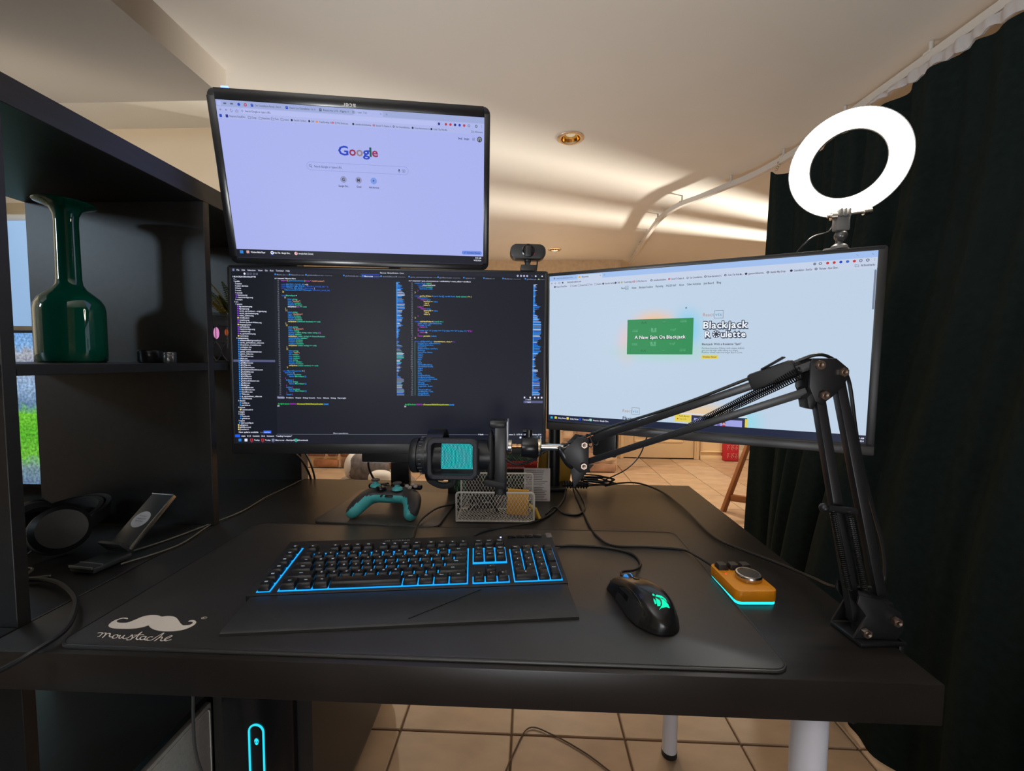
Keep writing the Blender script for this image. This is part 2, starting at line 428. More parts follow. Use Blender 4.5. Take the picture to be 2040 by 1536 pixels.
# curtain
m_cur = mat('black_curtain_cloth', (0.0125, 0.0230, 0.0215), 0.85, var=0.2, scale=60, spec=0.25)
def rail_x(y):
    for (x0, y0), (x1, y1) in zip(RP, RP[1:]):
        if y0 <= y <= y1: return x0+(x1-x0)*(y-y0)/(y1-y0)
    return RP[-1][0]
def sstep(a, b_, x):
    t_ = max(0, min(1, (x-a)/(b_-a))); return t_*t_*(3-2*t_)
NS, NZ = 260, 26
hooks = [1.615, 1.46, 1.31, 1.15, 0.98, 0.80, 0.62, 0.44, 0.26, 0.08, -0.1, -0.28, -0.46, -0.64, -0.82, -1.0]
def ctop(y):
    near = 0.0
    for h0, h1 in zip(hooks, hooks[1:]):
        if h1 <= y <= h0:
            f = (y-h1)/(h0-h1); sag = (0.045 if h0 > 1.2 else 0.02); return 2.006-sag*4*f*(1-f)*(0.6+0.4*math.sin(h0*17))
    return 2.006
rows = []
for j in range(NZ+1):
    r = []
    for i in range(NS+1):
        y = 1.62 - i/NS*2.62; v = j/NZ
        zt = ctop(y); z = zt*(1-v)+0.012*v
        ph = y*34+1.3*math.sin(y*5.1)+0.6*math.sin(y*2.3+1)
        amp = (0.016+0.030*v)*(0.75+0.35*math.sin(y*7.7))
        x = rail_x(y)-0.01 + (1.80-rail_x(1.62))*0 + amp*math.sin(ph)+0.008*math.sin(ph*2.3+v*2)
        lean = (0.12+0.17*sstep(1.55, 0.85, y))*sstep(0, 1, v)*(1-sstep(1.3, 1.62, y)*0.75) + 0.05*sstep(1.2, 0.7, y)*sstep(0.6, 1, v)*math.sin(y*6+1)
        yy = y + 0.012*math.cos(ph)*v
        r.append(Vector((x-lean-0.02*sstep(1.4, 1.62, y), yy, z)))
    rows.append(r)
t = bmesh.new(); vv = [[t.verts.new(p) for p in r] for r in rows]
for j in range(NZ):
    for i in range(NS): t.faces.new((vv[j][i], vv[j][i+1], vv[j+1][i+1], vv[j+1][i]))
bmesh.ops.solidify(t, geom=t.faces[:], thickness=0.003)
b = MB(); b.add(t)
curt = thing('curtain', 'long black pleated curtain hanging from the ceiling rail to the tiled floor', 'curtain', (1.75, 0.6, 0.0))
obj('cloth', b, m_cur, curt, world=True, angle=80)
for i, h in enumerate(hooks):
    x = rail_x(h)-0.012
    k = MB(); k.cyl((x+0.012, h, RZ-0.014), (x+0.012, h, RZ-0.006), 0.008, seg=10)
    for q in range(3): k.tube([(x+0.012*(2-q)/2+0.006*math.cos(a*PI/4), h, RZ-0.022-0.010*q+0.006*math.sin(a*PI/4)) for a in range(8)], 0.0013, 5, 1, True)
    obj('hook', k, m_chrome_rim, curt, world=True)
b = MB(); rings = []
for i in range(420):
    y = 1.14 - i/419*2.1; x = rail_x(y)-0.016+0.0045*math.sin(y*95)+0.003*math.sin(y*171)
    w = sstep(1.16, 0.9, y); zt = 2.036; zb = 2.036-0.010-0.034*w*(0.72+0.16*math.sin(y*47)+0.12*math.sin(y*131))
    rings.append([Vector((x, y, zt)), Vector((x-0.004, y, (zt+zb)/2)), Vector((x-0.001, y, zb)), Vector((x+0.006, y, zb)), Vector((x+0.006, y, zt))])
b.loft(rings); obj('header_tape', b, mat('white_header_tape', srgb(180, 174, 172), 0.8, bump=0.6, scale=90), curt, world=True, label='gathered white heading tape')

# ------------------------------------------------------------------ black cube shelving unit and desk
m_blk = mat('black_brown_foil', (0.0125, 0.0115, 0.011), 0.42, var=0.25, scale=12, stretch=(6, 1, 6), spec=0.5)
YS = [-0.6451, -0.3086, -0.2926, 0.0279, 0.0439+0.0, 0.3804, 0.3964, 0.749]
DV = [-0.3086, 0.0439, 0.3964]
shelf = thing('shelving_unit', 'tall black cube shelving unit open at the back, left of the desk', 'shelf', (-0.195, 0.05, 0.0))
def panel(name, x0, x1, y0, y1, z0, z1): return obj(name, MB().box(((x0+x1)/2, (y0+y1)/2, (z0+z1)/2), (x1-x0, y1-y0, z1-z0), bevel=0.0008, seg=1), m_blk, shelf, world=True)
panel('top_panel', -0.39, 0, -0.683, 0.787, 1.432, 1.470); panel('bottom_panel', -0.39, 0, -0.683, 0.787, 0.0, 0.038)
panel('side_panel', -0.39, 0, 0.749, 0.787, 0.038, 1.432); panel('side_panel', -0.39, 0, -0.683, -0.645, 0.038, 1.432)
for y in DV: panel('divider', -0.39, -0.0005, y, y+0.016, 0.038, 1.432)
bays = [(-0.645, -0.3086), (-0.2926, 0.0439), (0.0599, 0.3964), (0.4124, 0.749)]
for (y0, y1) in bays:
    for z in (0.3745, 0.727, 1.0795): panel('shelf_board', -0.39, -0.001, y0, y1, z, z+0.016)
T = 0.743
m_desk = mat('black_brown_desktop', (0.020, 0.0165, 0.0145), 0.36, var=0.22, scale=9, stretch=(1, 7, 1), spec=0.5, bump=0.02)
desk = thing('desk', 'black-brown desk with a thick top and white tubular legs', 'desk', (0.58, 0.38, 0.0))
obj('desktop', MB().box((0.5765, 0.3825, T-0.0245), (1.150, 0.765, 0.049), bevel=0.0016, seg=2), m_desk, desk, world=True)
m_leg = mat('white_leg_paint', srgb(226, 226, 236), 0.4)
for (x, y) in ((1.035, 0.045), (1.085, 0.672)):
    lg = obj('leg', MB().cyl((x, y, 0.012), (x, y, 0.694), 0.020, seg=28), m_leg, desk, world=True)
    obj('foot', MB().cyl((x, y, 0.0), (x, y, 0.014), 0.021, seg=28), mat('black_plastic', (0.012, 0.012, 0.013), 0.45), lg, world=True)
# ------------------------------------------------------------------ monitors
m_gloss = mat('gloss_black_plastic', (0.008, 0.008, 0.0095), 0.24, spec=0.5)
m_satin = mat('satin_black_plastic', (0.014, 0.014, 0.015), 0.38)
m_chin = mat('dark_grey_chin', (0.045, 0.042, 0.042), 0.32)
def screen_fn(W_, H_): return lambda X, Y, l: (X/1000*W_, -0.0006-0.00012*l, H_-Y/1000*W_)
def monitor(name, label, o, xax, zax, W_, bez, m_frame, m_screen, depth=0.022, rad=0.006):
    H_ = W_*9/16
    R = frame3(xax, zax)
    root = thing(name, label, 'monitor', o, R)
    l, r_, tp, bt = bez
    poly = rrect(W_+l+r_, H_+tp+bt, rad, 5, (W_+r_-l)/2, (H_+tp-bt)/2)
    M = Matrix(((1, 0, 0, 0), (0, 0, 1, 0), (0, 1, 0, 0), (0, 0, 0, 1)))  # prism z -> local y (depth)
    b = MB(); b.prism(poly, 0.0006, depth, M, bevel=0.002)
    # bezel lip around the screen
    lip = 0.0016
    for (cx, cz, sx, sz) in ((W_/2+(r_-l)/2, H_+tp/2, W_+l+r_-2*rad, tp), (W_/2+(r_-l)/2, -bt/2, W_+l+r_-2*rad, bt), (-l/2, H_/2+(tp-bt)/2, l, H_+tp+bt-2*rad), (W_+r_/2, H_/2+(tp-bt)/2, r_, H_+tp+bt-2*rad)):
        b.box((cx, 0.0002, cz), (sx, 0.0036, sz), bevel=min(0.0012, sx*0.2, sz*0.2), seg=2)
    obj('housing', b, m_frame, root)
    k = MB(); k.box((W_/2, depth+0.012, H_*0.47), (W_*0.62, 0.026, H_*0.6), bevel=0.01); obj('back_cover', k, m_satin, root)
    s = MB(); s.quad((0, 0, 0), (W_, 0, 0), (W_, 0, H_), (0, 0, H_))
    sc = obj('screen', s, m_screen, root, smooth=False)
    return root, sc, screen_fn(W_, H_), H_
def E(name, r, g, b, s=1.0): return glow('px_'+name, srgb(r, g, b), s)
INK = E('ink', 40, 46, 66); INK2 = E('ink2', 92, 100, 128); LBL = E('lblue', 30, 70, 190); RED = E('red', 196, 52, 62); GRN = E('green', 30, 110, 72); YEL = E('yellow', 226, 206, 84)
WHT = E('white', 235, 238, 250, 1.0); BLK = E('black', 14, 15, 24)

# --- upper monitor, hung upside down so its badge reads inverted
TW = 0.5316
top_m, top_s, tfn, TH = monitor('monitor', 'upside-down upper monitor with a glossy black frame showing a white search page', (0.046, 0.431, 1.325), (0.988, 0.153, 0.004), (0.039, -0.213, 0.976), TW, (0.0155, 0.0125, 0.021, 0.013), m_gloss, E('top_page', 168, 177, 236), 0.026, 0.014)
p = Print(); BAR = E('top_bar', 156, 168, 214); BAR2 = E('top_toolbar', 172, 181, 232); PILL = E('top_pill', 180, 188, 238)
p.rect(0, 0, 1000, 22, BAR); p.rect(0, 22, 1000, 62, BAR2); p.rr(494, 3, 606, 24, 5, BAR2, 1)
p.rr(4, 4, 20, 20, 5, BAR2, 1)
for i, x in enumerate((32, 56)): p.rect(x-5, 9, x+5, 14, INK2, 1)
p.disc(81, 12, 5, LBL, 1); p.disc(104, 12, 5.5, RED, 1); p.disc(104, 12, 2.6, BAR, 2)
for x, tt, c in ((128, 'Our Constellation Reveal - Dec', LBL), (252, 'Reactv Live Constellation - So', LBL), (374, 'Reactvts LVS - Figma', INK2), (498, 'New Tab', INK)):
    p.rr(x-5, 7, x+4, 17, 1.5, c, 1); p.rect(x-2, 10, x+2, 11.4, BAR, 2); p.text(tt, x+10, 15, 9.5, INK2, 'b', 1, width=None if len(tt) < 10 else 86)
for x in (228, 353, 476, 598): p.line([(x-2.4, 9.6), (x+2.4, 14.4)], 0.9, INK2, 1); p.line([(x-2.4, 14.4), (x+2.4, 9.6)], 0.9, INK2, 1)
p.line([(617, 12), (623, 12)], 1, INK2, 1); p.line([(620, 9), (620, 15)], 1, INK2, 1)
for x in (14, 34): p.line([(x+4, 33), (x-3, 33)], 1.2, INK2, 1); p.line([(x, 30), (x-3, 33), (x, 36)], 1.2, INK2, 1)
p.line([(52+4*math.cos(a), 33+4*math.sin(a)) for a in [i*0.6 for i in range(9)]], 1.2, INK2, 1); p.line([(67, 34), (71, 30), (75, 34), (75, 38), (67, 38), (67, 34)], 1.2, INK2, 1)
p.rr(84, 25, 812, 41, 8, PILL, 1); p.disc(90, 33, 3.6, INK2, 2); p.disc(90, 33, 2.4, PILL, 3); p.text('Search Google or type a URL', 100, 36, 9.5, INK2, 'b', 2, width=92)
p.rr(7, 48, 16, 58, 1.5, LBL, 1); p.rr(29, 48, 38, 58, 1.5, E('navy', 40, 50, 130), 1); p.text('Reactvts Read/Dev', 43, 56, 9.5, INK2, 'b', 1, width=56)
for x, w, tt in ((113, 17, 'Comp'), (152, 27, 'Reactives'), (196, 14, 'Tech'), (230, 16, 'Assets')):
    p.line([(x-5, 49.5), (x-1, 49.5), (x, 51), (x+5, 51), (x+5, 57), (x-5, 57)], 1.1, INK2, 1, True); p.text(tt, x+8, 56, 9, INK2, 'b', 1, width=w)
for x, w, tt, c in ((270, 46, 'Reactfix Cardinary', INK), (334, 10, 'SHI', INK), (362, 47, 'Transforming A..', E('orange', 214, 140, 60)), (420, 52, '(3) Why Demos are..', RED), (497, 62, 'onwebsocketslitesimp..', INK), (574, 62, 'Second To Deploy A..', RED), (650, 56, 'Our Constellations..', INK2), (723, 60, 'Rose-the-memory-l..', INK), (796, 56, 'Code | The Web Mo..', INK)):
    (p.disc if c in (INK, INK2) else (lambda x_, y_, r_, m_, l_: p.rr(x_-r_, y_-r_*0.8, x_+r_, y_+r_*0.8, 1.2, m_, l_)))(x-5, 53, 4, c, 1)
    if c in (INK2, RED): p.disc(x-5, 53, 1.7, BAR2, 2)
    p.text(tt, x+3, 56, 9, INK2, 'b', 1, width=w)
p.text('All Bookmarks', 962, 56, 9, INK2, 'b', 1, width=33); p.line([(948, 50), (952, 50), (953, 51.5), (958, 51.5), (958, 57), (948, 57)], 1.1, INK2, 1, True)
for x, c in ((821, E('navy', 40, 50, 130)), (848, RED), (866, RED), (884, E('navy', 40, 50, 130)), (902, LBL), (920, RED), (939, INK2), (968, INK)):
    p.disc(x, 33, 5, c, 2, 8 if c != INK else 16)
    if c in (INK, INK2): p.disc(x, 33, 3, BAR2, 3)
for y in (29.5, 33, 36.5): p.disc(990, y, 0.9, INK2, 2, 8)
p.text('Gmail', 895, 83, 10, INK, 'b', 1, width=17); p.text('Images', 920, 83, 10, INK, 'b', 1, width=20)
for i in range(9): p.rect(953+(i % 3)*3.6, 75+(i//3)*3.6, 955.2+(i % 3)*3.6, 77.2+(i//3)*3.6, INK2, 1)
p.disc(981.5, 79.5, 10, INK, 1, 24); p.disc(981.5, 79.5, 7.4, E('olive', 150, 158, 158), 2, 20); p.rect(976, 77, 987, 79, INK, 3); p.disc(981.5, 84, 3, INK, 3, 10)
gl = [('G', 428, 'g_blue', (28, 62, 186), 38), ('o', 469, 'g_red', (150, 40, 82), 26), ('o', 496, 'g_yel', (150, 128, 124), 26), ('g', 522, 'g_blue', (28, 62, 186), 26), ('l', 547, 'g_grn', (20, 86, 84), 8), ('e', 556, 'g_red', (150, 40, 82), 24)]
for c, x, n, rgb, w in gl: p.text(c, x, 164, 46.5, E(n, *rgb), 'b', 2, width=w, track=0)
p.line(rrect(391, 28.5, 14.2, 6, 499.5, 208.8), 1.2, E('pill_edge', 140, 146, 204), 1, True)
p.disc(317, 207.5, 4.4, INK, 1); p.disc(317, 207.5, 3.1, E('top_page', 168, 177, 236), 2); p.line([(320, 211), (323.5, 214.5)], 1.5, INK, 1)
p.text('Search Google or type a URL', 332, 213, 10.5, INK2, 'b', 1, width=106)
p.rr(657, 203.5, 661, 212, 2, INK, 1); p.line([(655, 209), (656, 213), (659, 214.5), (662, 213), (663, 209)], 1, INK, 1); p.line([(659, 214), (659, 217)], 1, INK, 1)
p.line(rrect(11, 10, 3, 3, 677, 210), 1.2, INK2, 1, True); p.disc(677, 210, 2, INK2, 1, 10)
for x, c, s, tt, w in ((440, INK2, 'G', 'Google Disc...', 42), (498.5, INK2, 'M', 'Gmail', 18), (557, LBL, '+', 'Add shortcut', 40)):
    p.disc(x, 252, 12.2, E('chip', 140, 146, 184) if s != '+' else E('chipb', 118, 150, 226), 1, 24); p.text(s, x, 257, 15, E('chipink', 44, 48, 84), 'b', 2, 'C'); p.text(tt, x, 279.5, 9.5, INK, 'b', 1, 'C', width=w)
p.rect(0, 530, 1000, 562.5, E('taskbar', 12, 13, 30), 1)
p.rr(12, 535, 25, 547, 1.5, E('start', 38, 130, 220), 2)
p.rr(37, 535, 48, 546, 1.5, E('mp', 210, 160, 160), 2); p.text('Windows Media Player', 54, 544, 9.5, WHT, 'b', 2, width=56)
p.disc(136, 541, 6.5, WHT, 2); p.disc(136, 541, 3, LBL, 3); p.rect(128, 549, 144, 550.5, LBL, 2); p.text('New Tab - Google Chro..', 145, 544, 9.5, WHT, 'b', 2, width=62)
p.disc(229, 541, 6.5, E('pink', 230, 190, 196), 2); p.disc(231, 539, 2.6, RED, 3); p.text('mw-gka-flask (Cancun)', 239, 544, 9.5, WHT, 'b', 2, width=58)
p.rr(908, 509, 994, 524, 7.5, E('cust', 104, 136, 226), 2); p.line([(918, 520), (924, 513)], 1.6, E('custink', 26, 44, 130), 3); p.text('Customize Chrome', 930, 519.5, 9.5, E('custink', 26, 44, 130), 'b', 3, width=56)
p.text('9:33 AM', 992, 540, 8.5, WHT, 'b', 2, 'R', width=26); p.text('14/12/2024', 992, 550, 8.5, WHT, 'b', 2, 'R', width=32)
p.build('page_graphics', top_s, tfn)
lg = Print(); lg.text('acer', 0, 0, 1.0, mat('silver_badge', (0.55, 0.54, 0.55), 0.3, 0.6), 'b', 0, 'C', width=2.35/0.72*0.0001+1.9)
# the badge is turned half a turn, as the whole monitor is
lg.build('badge', top_m, lambda x, y, l: (TW/2-0.010-x*0.0145, -0.0022, TH+0.0080+y*0.0125), label='silver maker badge, upside down')
k = MB(); k.box((0.018, 0.006, TH+0.0235), (0.014, 0.006, 0.005), bevel=0.0015); obj('power_light', k, glow('blue_led', (0.10, 0.18, 1.0), 6), top_m)

# --- middle monitor with the code editor
MW = 0.7076
mid_m, mid_s, mfn, MH = monitor('monitor', 'large middle monitor with a dark code editor, standing on a column above a flat base', (0.008, 0.459, 0.911), (0.997, 0.083, -0.003), (0, 0.0, 1), MW, (0.0075, 0.0075, 0.0055, 0.024), m_satin, E('editor_bg', 25, 27, 38), 0.020, 0.004)
p = Print()
CW = E('code_white', 226, 230, 250); CB = E('code_blue', 40, 140, 235); CK = E('code_key', 36, 96, 215); CG = E('code_teal', 60, 200, 165); CP = E('code_purple', 190, 70, 215); CY = E('code_yellow', 235, 214, 120); CO = E('code_orange', 222, 150, 120); CD = E('code_dim', 120, 128, 156); GUT = E('gutter', 118, 124, 140); CV = E('icon_violet', 128, 60, 210); SEL = E('sel', 86, 90, 126)
TB = E('titlebar', 30, 32, 44)
p.rect(0, 0, 1000, 13, TB); p.rect(0, 13, 133, 530, E('sidebar', 18, 22, 32)); p.rect(133, 13, 1000, 25.5, E('tabs_bg', 24, 25, 36))
p.rr(6, 3.5, 12, 10.5, 1, CD, 1)
x = 19
for tt in ('File', 'Edit', 'Selection', 'View', 'Go', 'Run', 'Terminal', 'Help'): x = p.text(tt, x, 9.6, 7.4, CW, 'r', 1, track=0.05) + 7
p.disc(43, 18.4, 3.4, CW, 1)
for xx in (53, 62, 72, 81): p.line([(xx-2.4, 16), (xx+2.4, 16), (xx+2.4, 21), (xx-2.4, 21)], 1, CD, 1, True)
p.text('Macro.tsx - BlackjackRoulette - Cursor', 468, 10.2, 7, CW, 'r', 1, width=76)
files = [('BLACKJACKROULETTE', 0, 'w'), ('...', 1, 'w'), ('public', 1, 'w'), ('assets', 2, 'w'), ('color-devices', 2, 'w'), ('fonts', 2, 'w'), ('music', 2, 'w'), ('sounds', 2, 'w'), ('favicon.svg', 2, 'v'), ('reactvts-logo.svg', 2, 'v'), ('scripts', 2, 'w'), ('src', 1, 'w'), ('assets', 2, 'w')]
files += [(n, 3, 'v') for n in ('bg-texture.png', 'bg-logo.png', 'cards_spritesheet - original.png', 'cards_spritesheet.png', 'coins_colors.svg')] + [('credits.json', 3, 'y'), ('couples.png', 3, 'v'), ('iStock-Symbol-White.svg', 3, 'v'), ('language.json', 3, 'y'), ('particle.svg', 3, 'v'), ('reactvts-logo.svg', 3, 'v'), ('roulette.svg', 3, 'v'), ('ui_spritesheet.png', 3, 'v'), ('tutorial.ts', 3, 'y'), ('components', 2, 'w')]
files += [(n, 3, 'b') for n in ('animatedBackground.tsx', 'cards_spritesheet_atlas.tsx', 'dropdown_translate.tsx', 'container.tsx', 'frostDiv.tsx', 'game_announcement.tsx', 'game_rules.tsx', 'GameOver.tsx', 'Main.tsx', 'Macro.tsx', 'gfxMacros.tsx', 'gfxChip.tsx', 'gfxDiamond.tsx', 'gfxOptionsCheckbox.tsx', 'gfxGoldNo.tsx', 'gfxHint.tsx', 'gfxOfBg.tsx', 'gfxAlert.tsx', 'gfxStatsIndicator.tsx', 'gfxBtn.tsx', 'Modal.tsx', 'modalBase.tsx', 'StartScreen.tsx', 'StatsBox.tsx', 'Titles.tsx', 'ui_spritesheet_atlas.tsx', 'YouWin.tsx')]
files += [('classes', 2, 'w'), ('mobile.ts', 3, 'b'), ('particle.ts', 3, 'b'), ('layout', 2, 'w'), ('Layout.astro', 3, 'y'), ('pages', 2, 'w'), ('styles', 2, 'w'), ('fonts.css', 3, 'b'), ('global.css', 3, 'b'), ('types', 2, 'w'), ('astro.config.ts', 2, 'b'), ('.gitignore', 1, 'y'), ('gitHub.ci.yml', 1, 'y'), ('prettierrc', 1, 'y')]
y = 30.8; dy = (519-30.8)/(len(files)-1)
for n, ind, ic in files:
    xx = 6+ind*3.6
    if n == 'Macro.tsx': p.rect(1, y-5.6, 132, y+1.6, SEL, 1)
    if ic == 'w': p.line([(xx, y-4.6), (xx+1.8, y-2.7), (xx, y-0.9)], 0.9, CW, 2)
    else: p.rr(xx+0.5, y-5.0, xx+5, y-0.2, 0.9, {'v': CV, 'y': CY, 'b': CB}[ic], 2)
    p.text(n, xx+(4 if ic == 'w' else 7), y-0.4, 6.4, CW, 'b', 2, track=0.05); y += dy
p.text('New update available', 12, 527.5, 6.6, CW, 'b', 1); p.text('Later', 80, 527.5, 6.2, CD, 'r', 1); p.rr(90, 520, 115, 529.5, 1.2, E('btn', 30, 90, 235), 1); p.text('Install Now', 92.5, 527, 5.8, CW, 'r', 2, width=20)
p.rect(0, 533, 16, 542, E('btn', 30, 90, 235), 1); p.text('main  ⊗ ▢'.split()[0], 20, 540, 6.4, CW, 'b', 1); p.text('0 | 0   Commit   1.0.2   Connect   "reading footgate"', 38, 540, 6.2, CW, 'b', 1, width=143)
p.text('Macro-pencilation', 313, 530.2, 6, CW, 'r', 1, width=48); p.rect(133, 531.6, 1000, 532.3, CD, 0)
# tabs
for x, tt, act in ((137, 'Macro.tsx', 0), (182, 'GameOver.tsx', 0), (233, 'gfxScaleMacro.tsx', 0), (352, 'gfxReticule.tsx', 0), (412, 'Macro.tsx', 1), (470, 'scoreUtility.ts M', 0), (559, 'game_announcements.tsx', 0), (652, 'gfxMacros.tsx', 0), (735, 'types.ts', 0), (800, 'titles.ts', 0), (862, 'Modal.tsx', 0), (935, 'gfxHint.tsx', 0)):
    if act: p.rect(407, 12.5, 465, 25.5, E('tab_active', 26, 40, 96), 1); p.rect(407, 12.5, 465, 14, LBL, 2)
    p.rr(x-1, 16, x+3.4, 20.6, 0.8, CB, 2); e = p.text(tt, x+6, 21.4, 6.2, CW if act else CD, 'b', 2)
    p.text('components' if x not in (735, 800) else 'utils', e+2, 21.2, 5.2, GUT, 'r', 2)
for xx in (911, 922, 932, 942): p.disc(xx, 9, 3.1, E('lav', 200, 200, 240), 1, 12); p.rect(xx-1.4, 8.4, xx+1.4, 9.8, TB, 2)
p.rect(955, 8.4, 960, 9.4, CD, 1); p.disc(970, 9, 2.6, CW, 1); p.disc(991, 9, 2.2, CW, 1); p.rr(978, 17, 982, 21, 1, E('lime', 140, 220, 90), 1)
p.text('src > components > Macro.tsx > Macro', 136, 33, 5.8, CW, 'b', 1, width=66); p.text('src > components > game_announcements.tsx > calcModuleKey > create_callback > showMacro', 559, 33, 5.8, CW, 'b', 1, width=200)
def code(x0, y0, y1, lines, ln0, lnx):
    n = len(lines); dy = (y1-y0)/(n-1)
    for i, L in enumerate(lines):
        y = y0+i*dy; p.text(str(ln0+i), lnx, y, 5.2, GUT, 'b', 1, 'R')
        x = x0
        for tok in L:
            if isinstance(tok, (int, float)): x = x0+tok*3.2; continue
            c, s_ = tok; x = p.text(s_, x, y, 6.2, c, 'b', 1, track=0.055)+1.6
def fld(n, c2='string', ind=6): return [ind, (CB, n+':'), (CG, c2+';')]
A = [[(CP, 'import'), (CY, '{'), (CB, 'getRandomAction'), (CY, '}'), (CP, 'from'), (CO, '"../utils/random";')], [], [(CK, 'const'), (CB, 'MACRO_PAUSE_MS'), (CW, '= 16;')], [(CK, 'const'), (CB, 'MACRO_MIN_PULSE'), (CK, '= MACRO_PAUSE_MS * 2;')], [(CK, 'const'), (CB, 'TOTAL_MS_BASE'), (CK, '= Math.max('), (CY, '{')], [3, (CB, 'Object.keys(ROULETTE).length'), (CK, '/ MACRO_BASE_MS,')], [1, (CY, '});')], [], [(CK, 'type'), (CG, 'MacroInput'), (CW, '=')], [3, (CW, '|'), (CY, '{')], fld('label'), [6, (CB, 'type:'), (CO, '"number";')], fld('default', 'number'), fld('disabled', 'boolean'), [6, (CW, 'onUpdate:'), (CP, '(v)'), (CG, '=> void;')], [3.5, (CY, '}')], [4, (CY, '|'), (CY, '{')], fld('label'), [6, (CB, 'type:'), (CO, '"checkbox";')], fld('isMain', 'boolean'), fld('default', 'boolean'), fld('disabled', 'boolean'), [6, (CY, 'onUpdate:'), (CG, '(checked: boolean) => void;')], [3.5, (CY, '}')], [4, (CY, '|'), (CY, '{')], fld('label'), [6, (CB, 'type:'), (CO, '"dropdown";')], fld('select'), [6, (CB, 'options:'), (CG, '{ label: string; value: string }'), (CP, '[];')], fld('default', 'number'), [6, (CY, 'onUpdate:'), (CG, '(value: string) => React.Reducer;')], fld('selectedIndex', 'number'), fld('disabled', 'boolean'), fld('multiple', 'boolean'), fld('compact', 'boolean'), [6, (CY, 'onUpdate:'), (CG, '(value: string) => void;')], [4, (CY, '}')], [4, (CY, '|'), (CY, '{')], fld('label'), [6, (CB, 'type:'), (CO, '"slider";')], fld('min', 'number'), fld('max', 'number'), fld('step', 'number'), fld('unit', 'string'), fld('default', 'number'), fld('disabled', 'boolean'), [6, (CY, 'onUpdate:'), (CG, '(value: number) => void;')], [4, (CY, '};')], [], [(CK, 'type'), (CB, 'MacroProperties'), (CW, '= {')], [2, (CB, 'interface:'), (CW, '{')], [4, (CB, 'enabled:'), (CG, 'boolean;')], [6, (CB, 'inputs:'), (CG, 'MacroInput'), (CB, '[];')], [2, (CP, '}')], [3, (CB, 'behave:'), (CP, '{')], [5, (CB, 'label:'), (CG, 'string;')], [6, (CB, 'inputs:'), (CG, 'MacroInput'), (CB, '[];')], [3, (CP, '}')], [3, (CB, 'action:'), (CP, '{')], [5, (CB, 'label:'), (CG, 'boolean;')], [6, (CB, 'inputs:'), (CG, 'MacroInput'), (CB, '[];')], [3, (CP, '}')], [3, (CB, 'sound:'), (CP, '{')]]
code(156, 39.6, 404, A, 14, 149)
def cc(n, a, b_='', ind=3): return [ind, (CB, a), (CG, b_)] if b_ else [ind, (CB, a)]
B = [[(CB, 'return Cards'), (CG, 'value'), (CY, '{')], [3, (CK, 'const'), (CW, 'playerInsurance')], [4, (CB, 'setHand'), (CG, 'status();')], [5, (CB, 'insurance: odds;')], [3, (CP, '}')], [(CY, '};')], [], [(CK, 'const'), (CY, 'getCardValue'), (CW, '='), (CB, '(card: Card[], cardId: Rank,'), (CG, 'hand: number)'), (CY, '=> {')], [3, (CP, 'if'), (CB, '(hasSoft) {')], [6, (CP, 'return'), (CB, 'card;')], [9, (CY, 'hardVal +='), (CB, 'value;')], [9, (CY, '...card,')], [9, (CY, 'value: 1,')], [3, (CP, '} else {')], [6, (CP, 'return'), (CB, 'card;')], [9, (CY, 'ignoreAll ='), (CB, 'value;')], [9, (CY, '...card,')], [9, (CY, 'value: 11,')], [3, (CP, '}')], [(CY, '};')], [], [(CK, 'const'), (CY, 'calcHandValue'), (CW, '= ('), (CG, 'card) => {')], [3, (CB, 'const value = getValue(card);')], [3, (CP, 'if'), (CB, '(value <= 10) {')], [5, (CP, 'return'), (CB, '10;')], [3, (CP, '}')], [3, (CP, 'if'), (CB, '(value === "A" || value === "J" || value === "Q" || value ==='), (CP, '"K") {')], [5, (CP, 'return'), (CW, '10;')], [3, (CP, '}')], [3, (CP, 'return'), (CY, 'parseInt'), (CB, '(value);')], [(CY, '};')], [], [(CK, 'const'), (CB, 'calcModuleKey ='), (CY, '(moduleName, data) ='), (CV, '> {')]]
B += [cc(0, s_) for s_ in ('bettingTurn, onMouseEntry,', 'setMouseInsurance,', 'gameOver,', 'setPlayerInput, sumTurn,', 'hasDone,', 'macroKey, inputs,', 'macro,', 'active,', 'turns,', 'seat,', 'pot,', 'hand,', 'currentModalKey,', 'currentInsuranceId,', 'score,', 'audio,', 'sfx,', 'level,', 'totalHandStyle,', 'handInsuranceHelper,', 'maxBuyInConfig, wheel,', 'setWheelState,', 'isDealer,', 'doubleDown,', 'toggleSplit, dealer,', '};', 'selectCardKeys,', 'cardsBetSize, rank,', 'currentBuyIn,', 'handBetScore;')]
code(578, 40.4, 403, B, 62, 572)
p.rect(577.6, 226, 578.3, 403, CG, 1)
random.seed(3)
for (x0, y0, y1) in ((519, 36, 403), (963, 36, 401)):
    y = y0; w = 8; 
    while y < y1:
        if random.random() < 0.06: y += 2.2
        w = max(3, min(24, w+random.uniform(-6, 6))); blue = y < y0+ (y1-y0)*(0.48 if x0 < 600 else 1.0)
        p.rect(x0, y, x0+w+(3 if blue else 0), y+1.15, random.choice([CB, CB, CB, CK, CD, CW] if blue else [CD, CW, CB, CK, CG, CD]), 1); y += 1.75
    p.rect(x0, y0, x0+4.0, y1, CB, 1) if x0 > 600 else p.rect(x0, y0, x0+4, y0+180, CB, 1)
x = 137
for i, tt in enumerate(('Terminal', 'Problems', 'Output', 'Debug Console', 'Ports', 'GitLens', 'Debug', 'Playwright')):
    if i == 0: p.rr(x-1.5, 407.5, x+20, 416, 1, SEL, 0)
    x = p.text(tt, x, 414.5, 5.8, CW, 'b', 1)+5.5
PG = E('term_green', 30, 170, 90); PP = E('term_purple', 150, 40, 170); PY = E('term_yellow', 178, 190, 40)
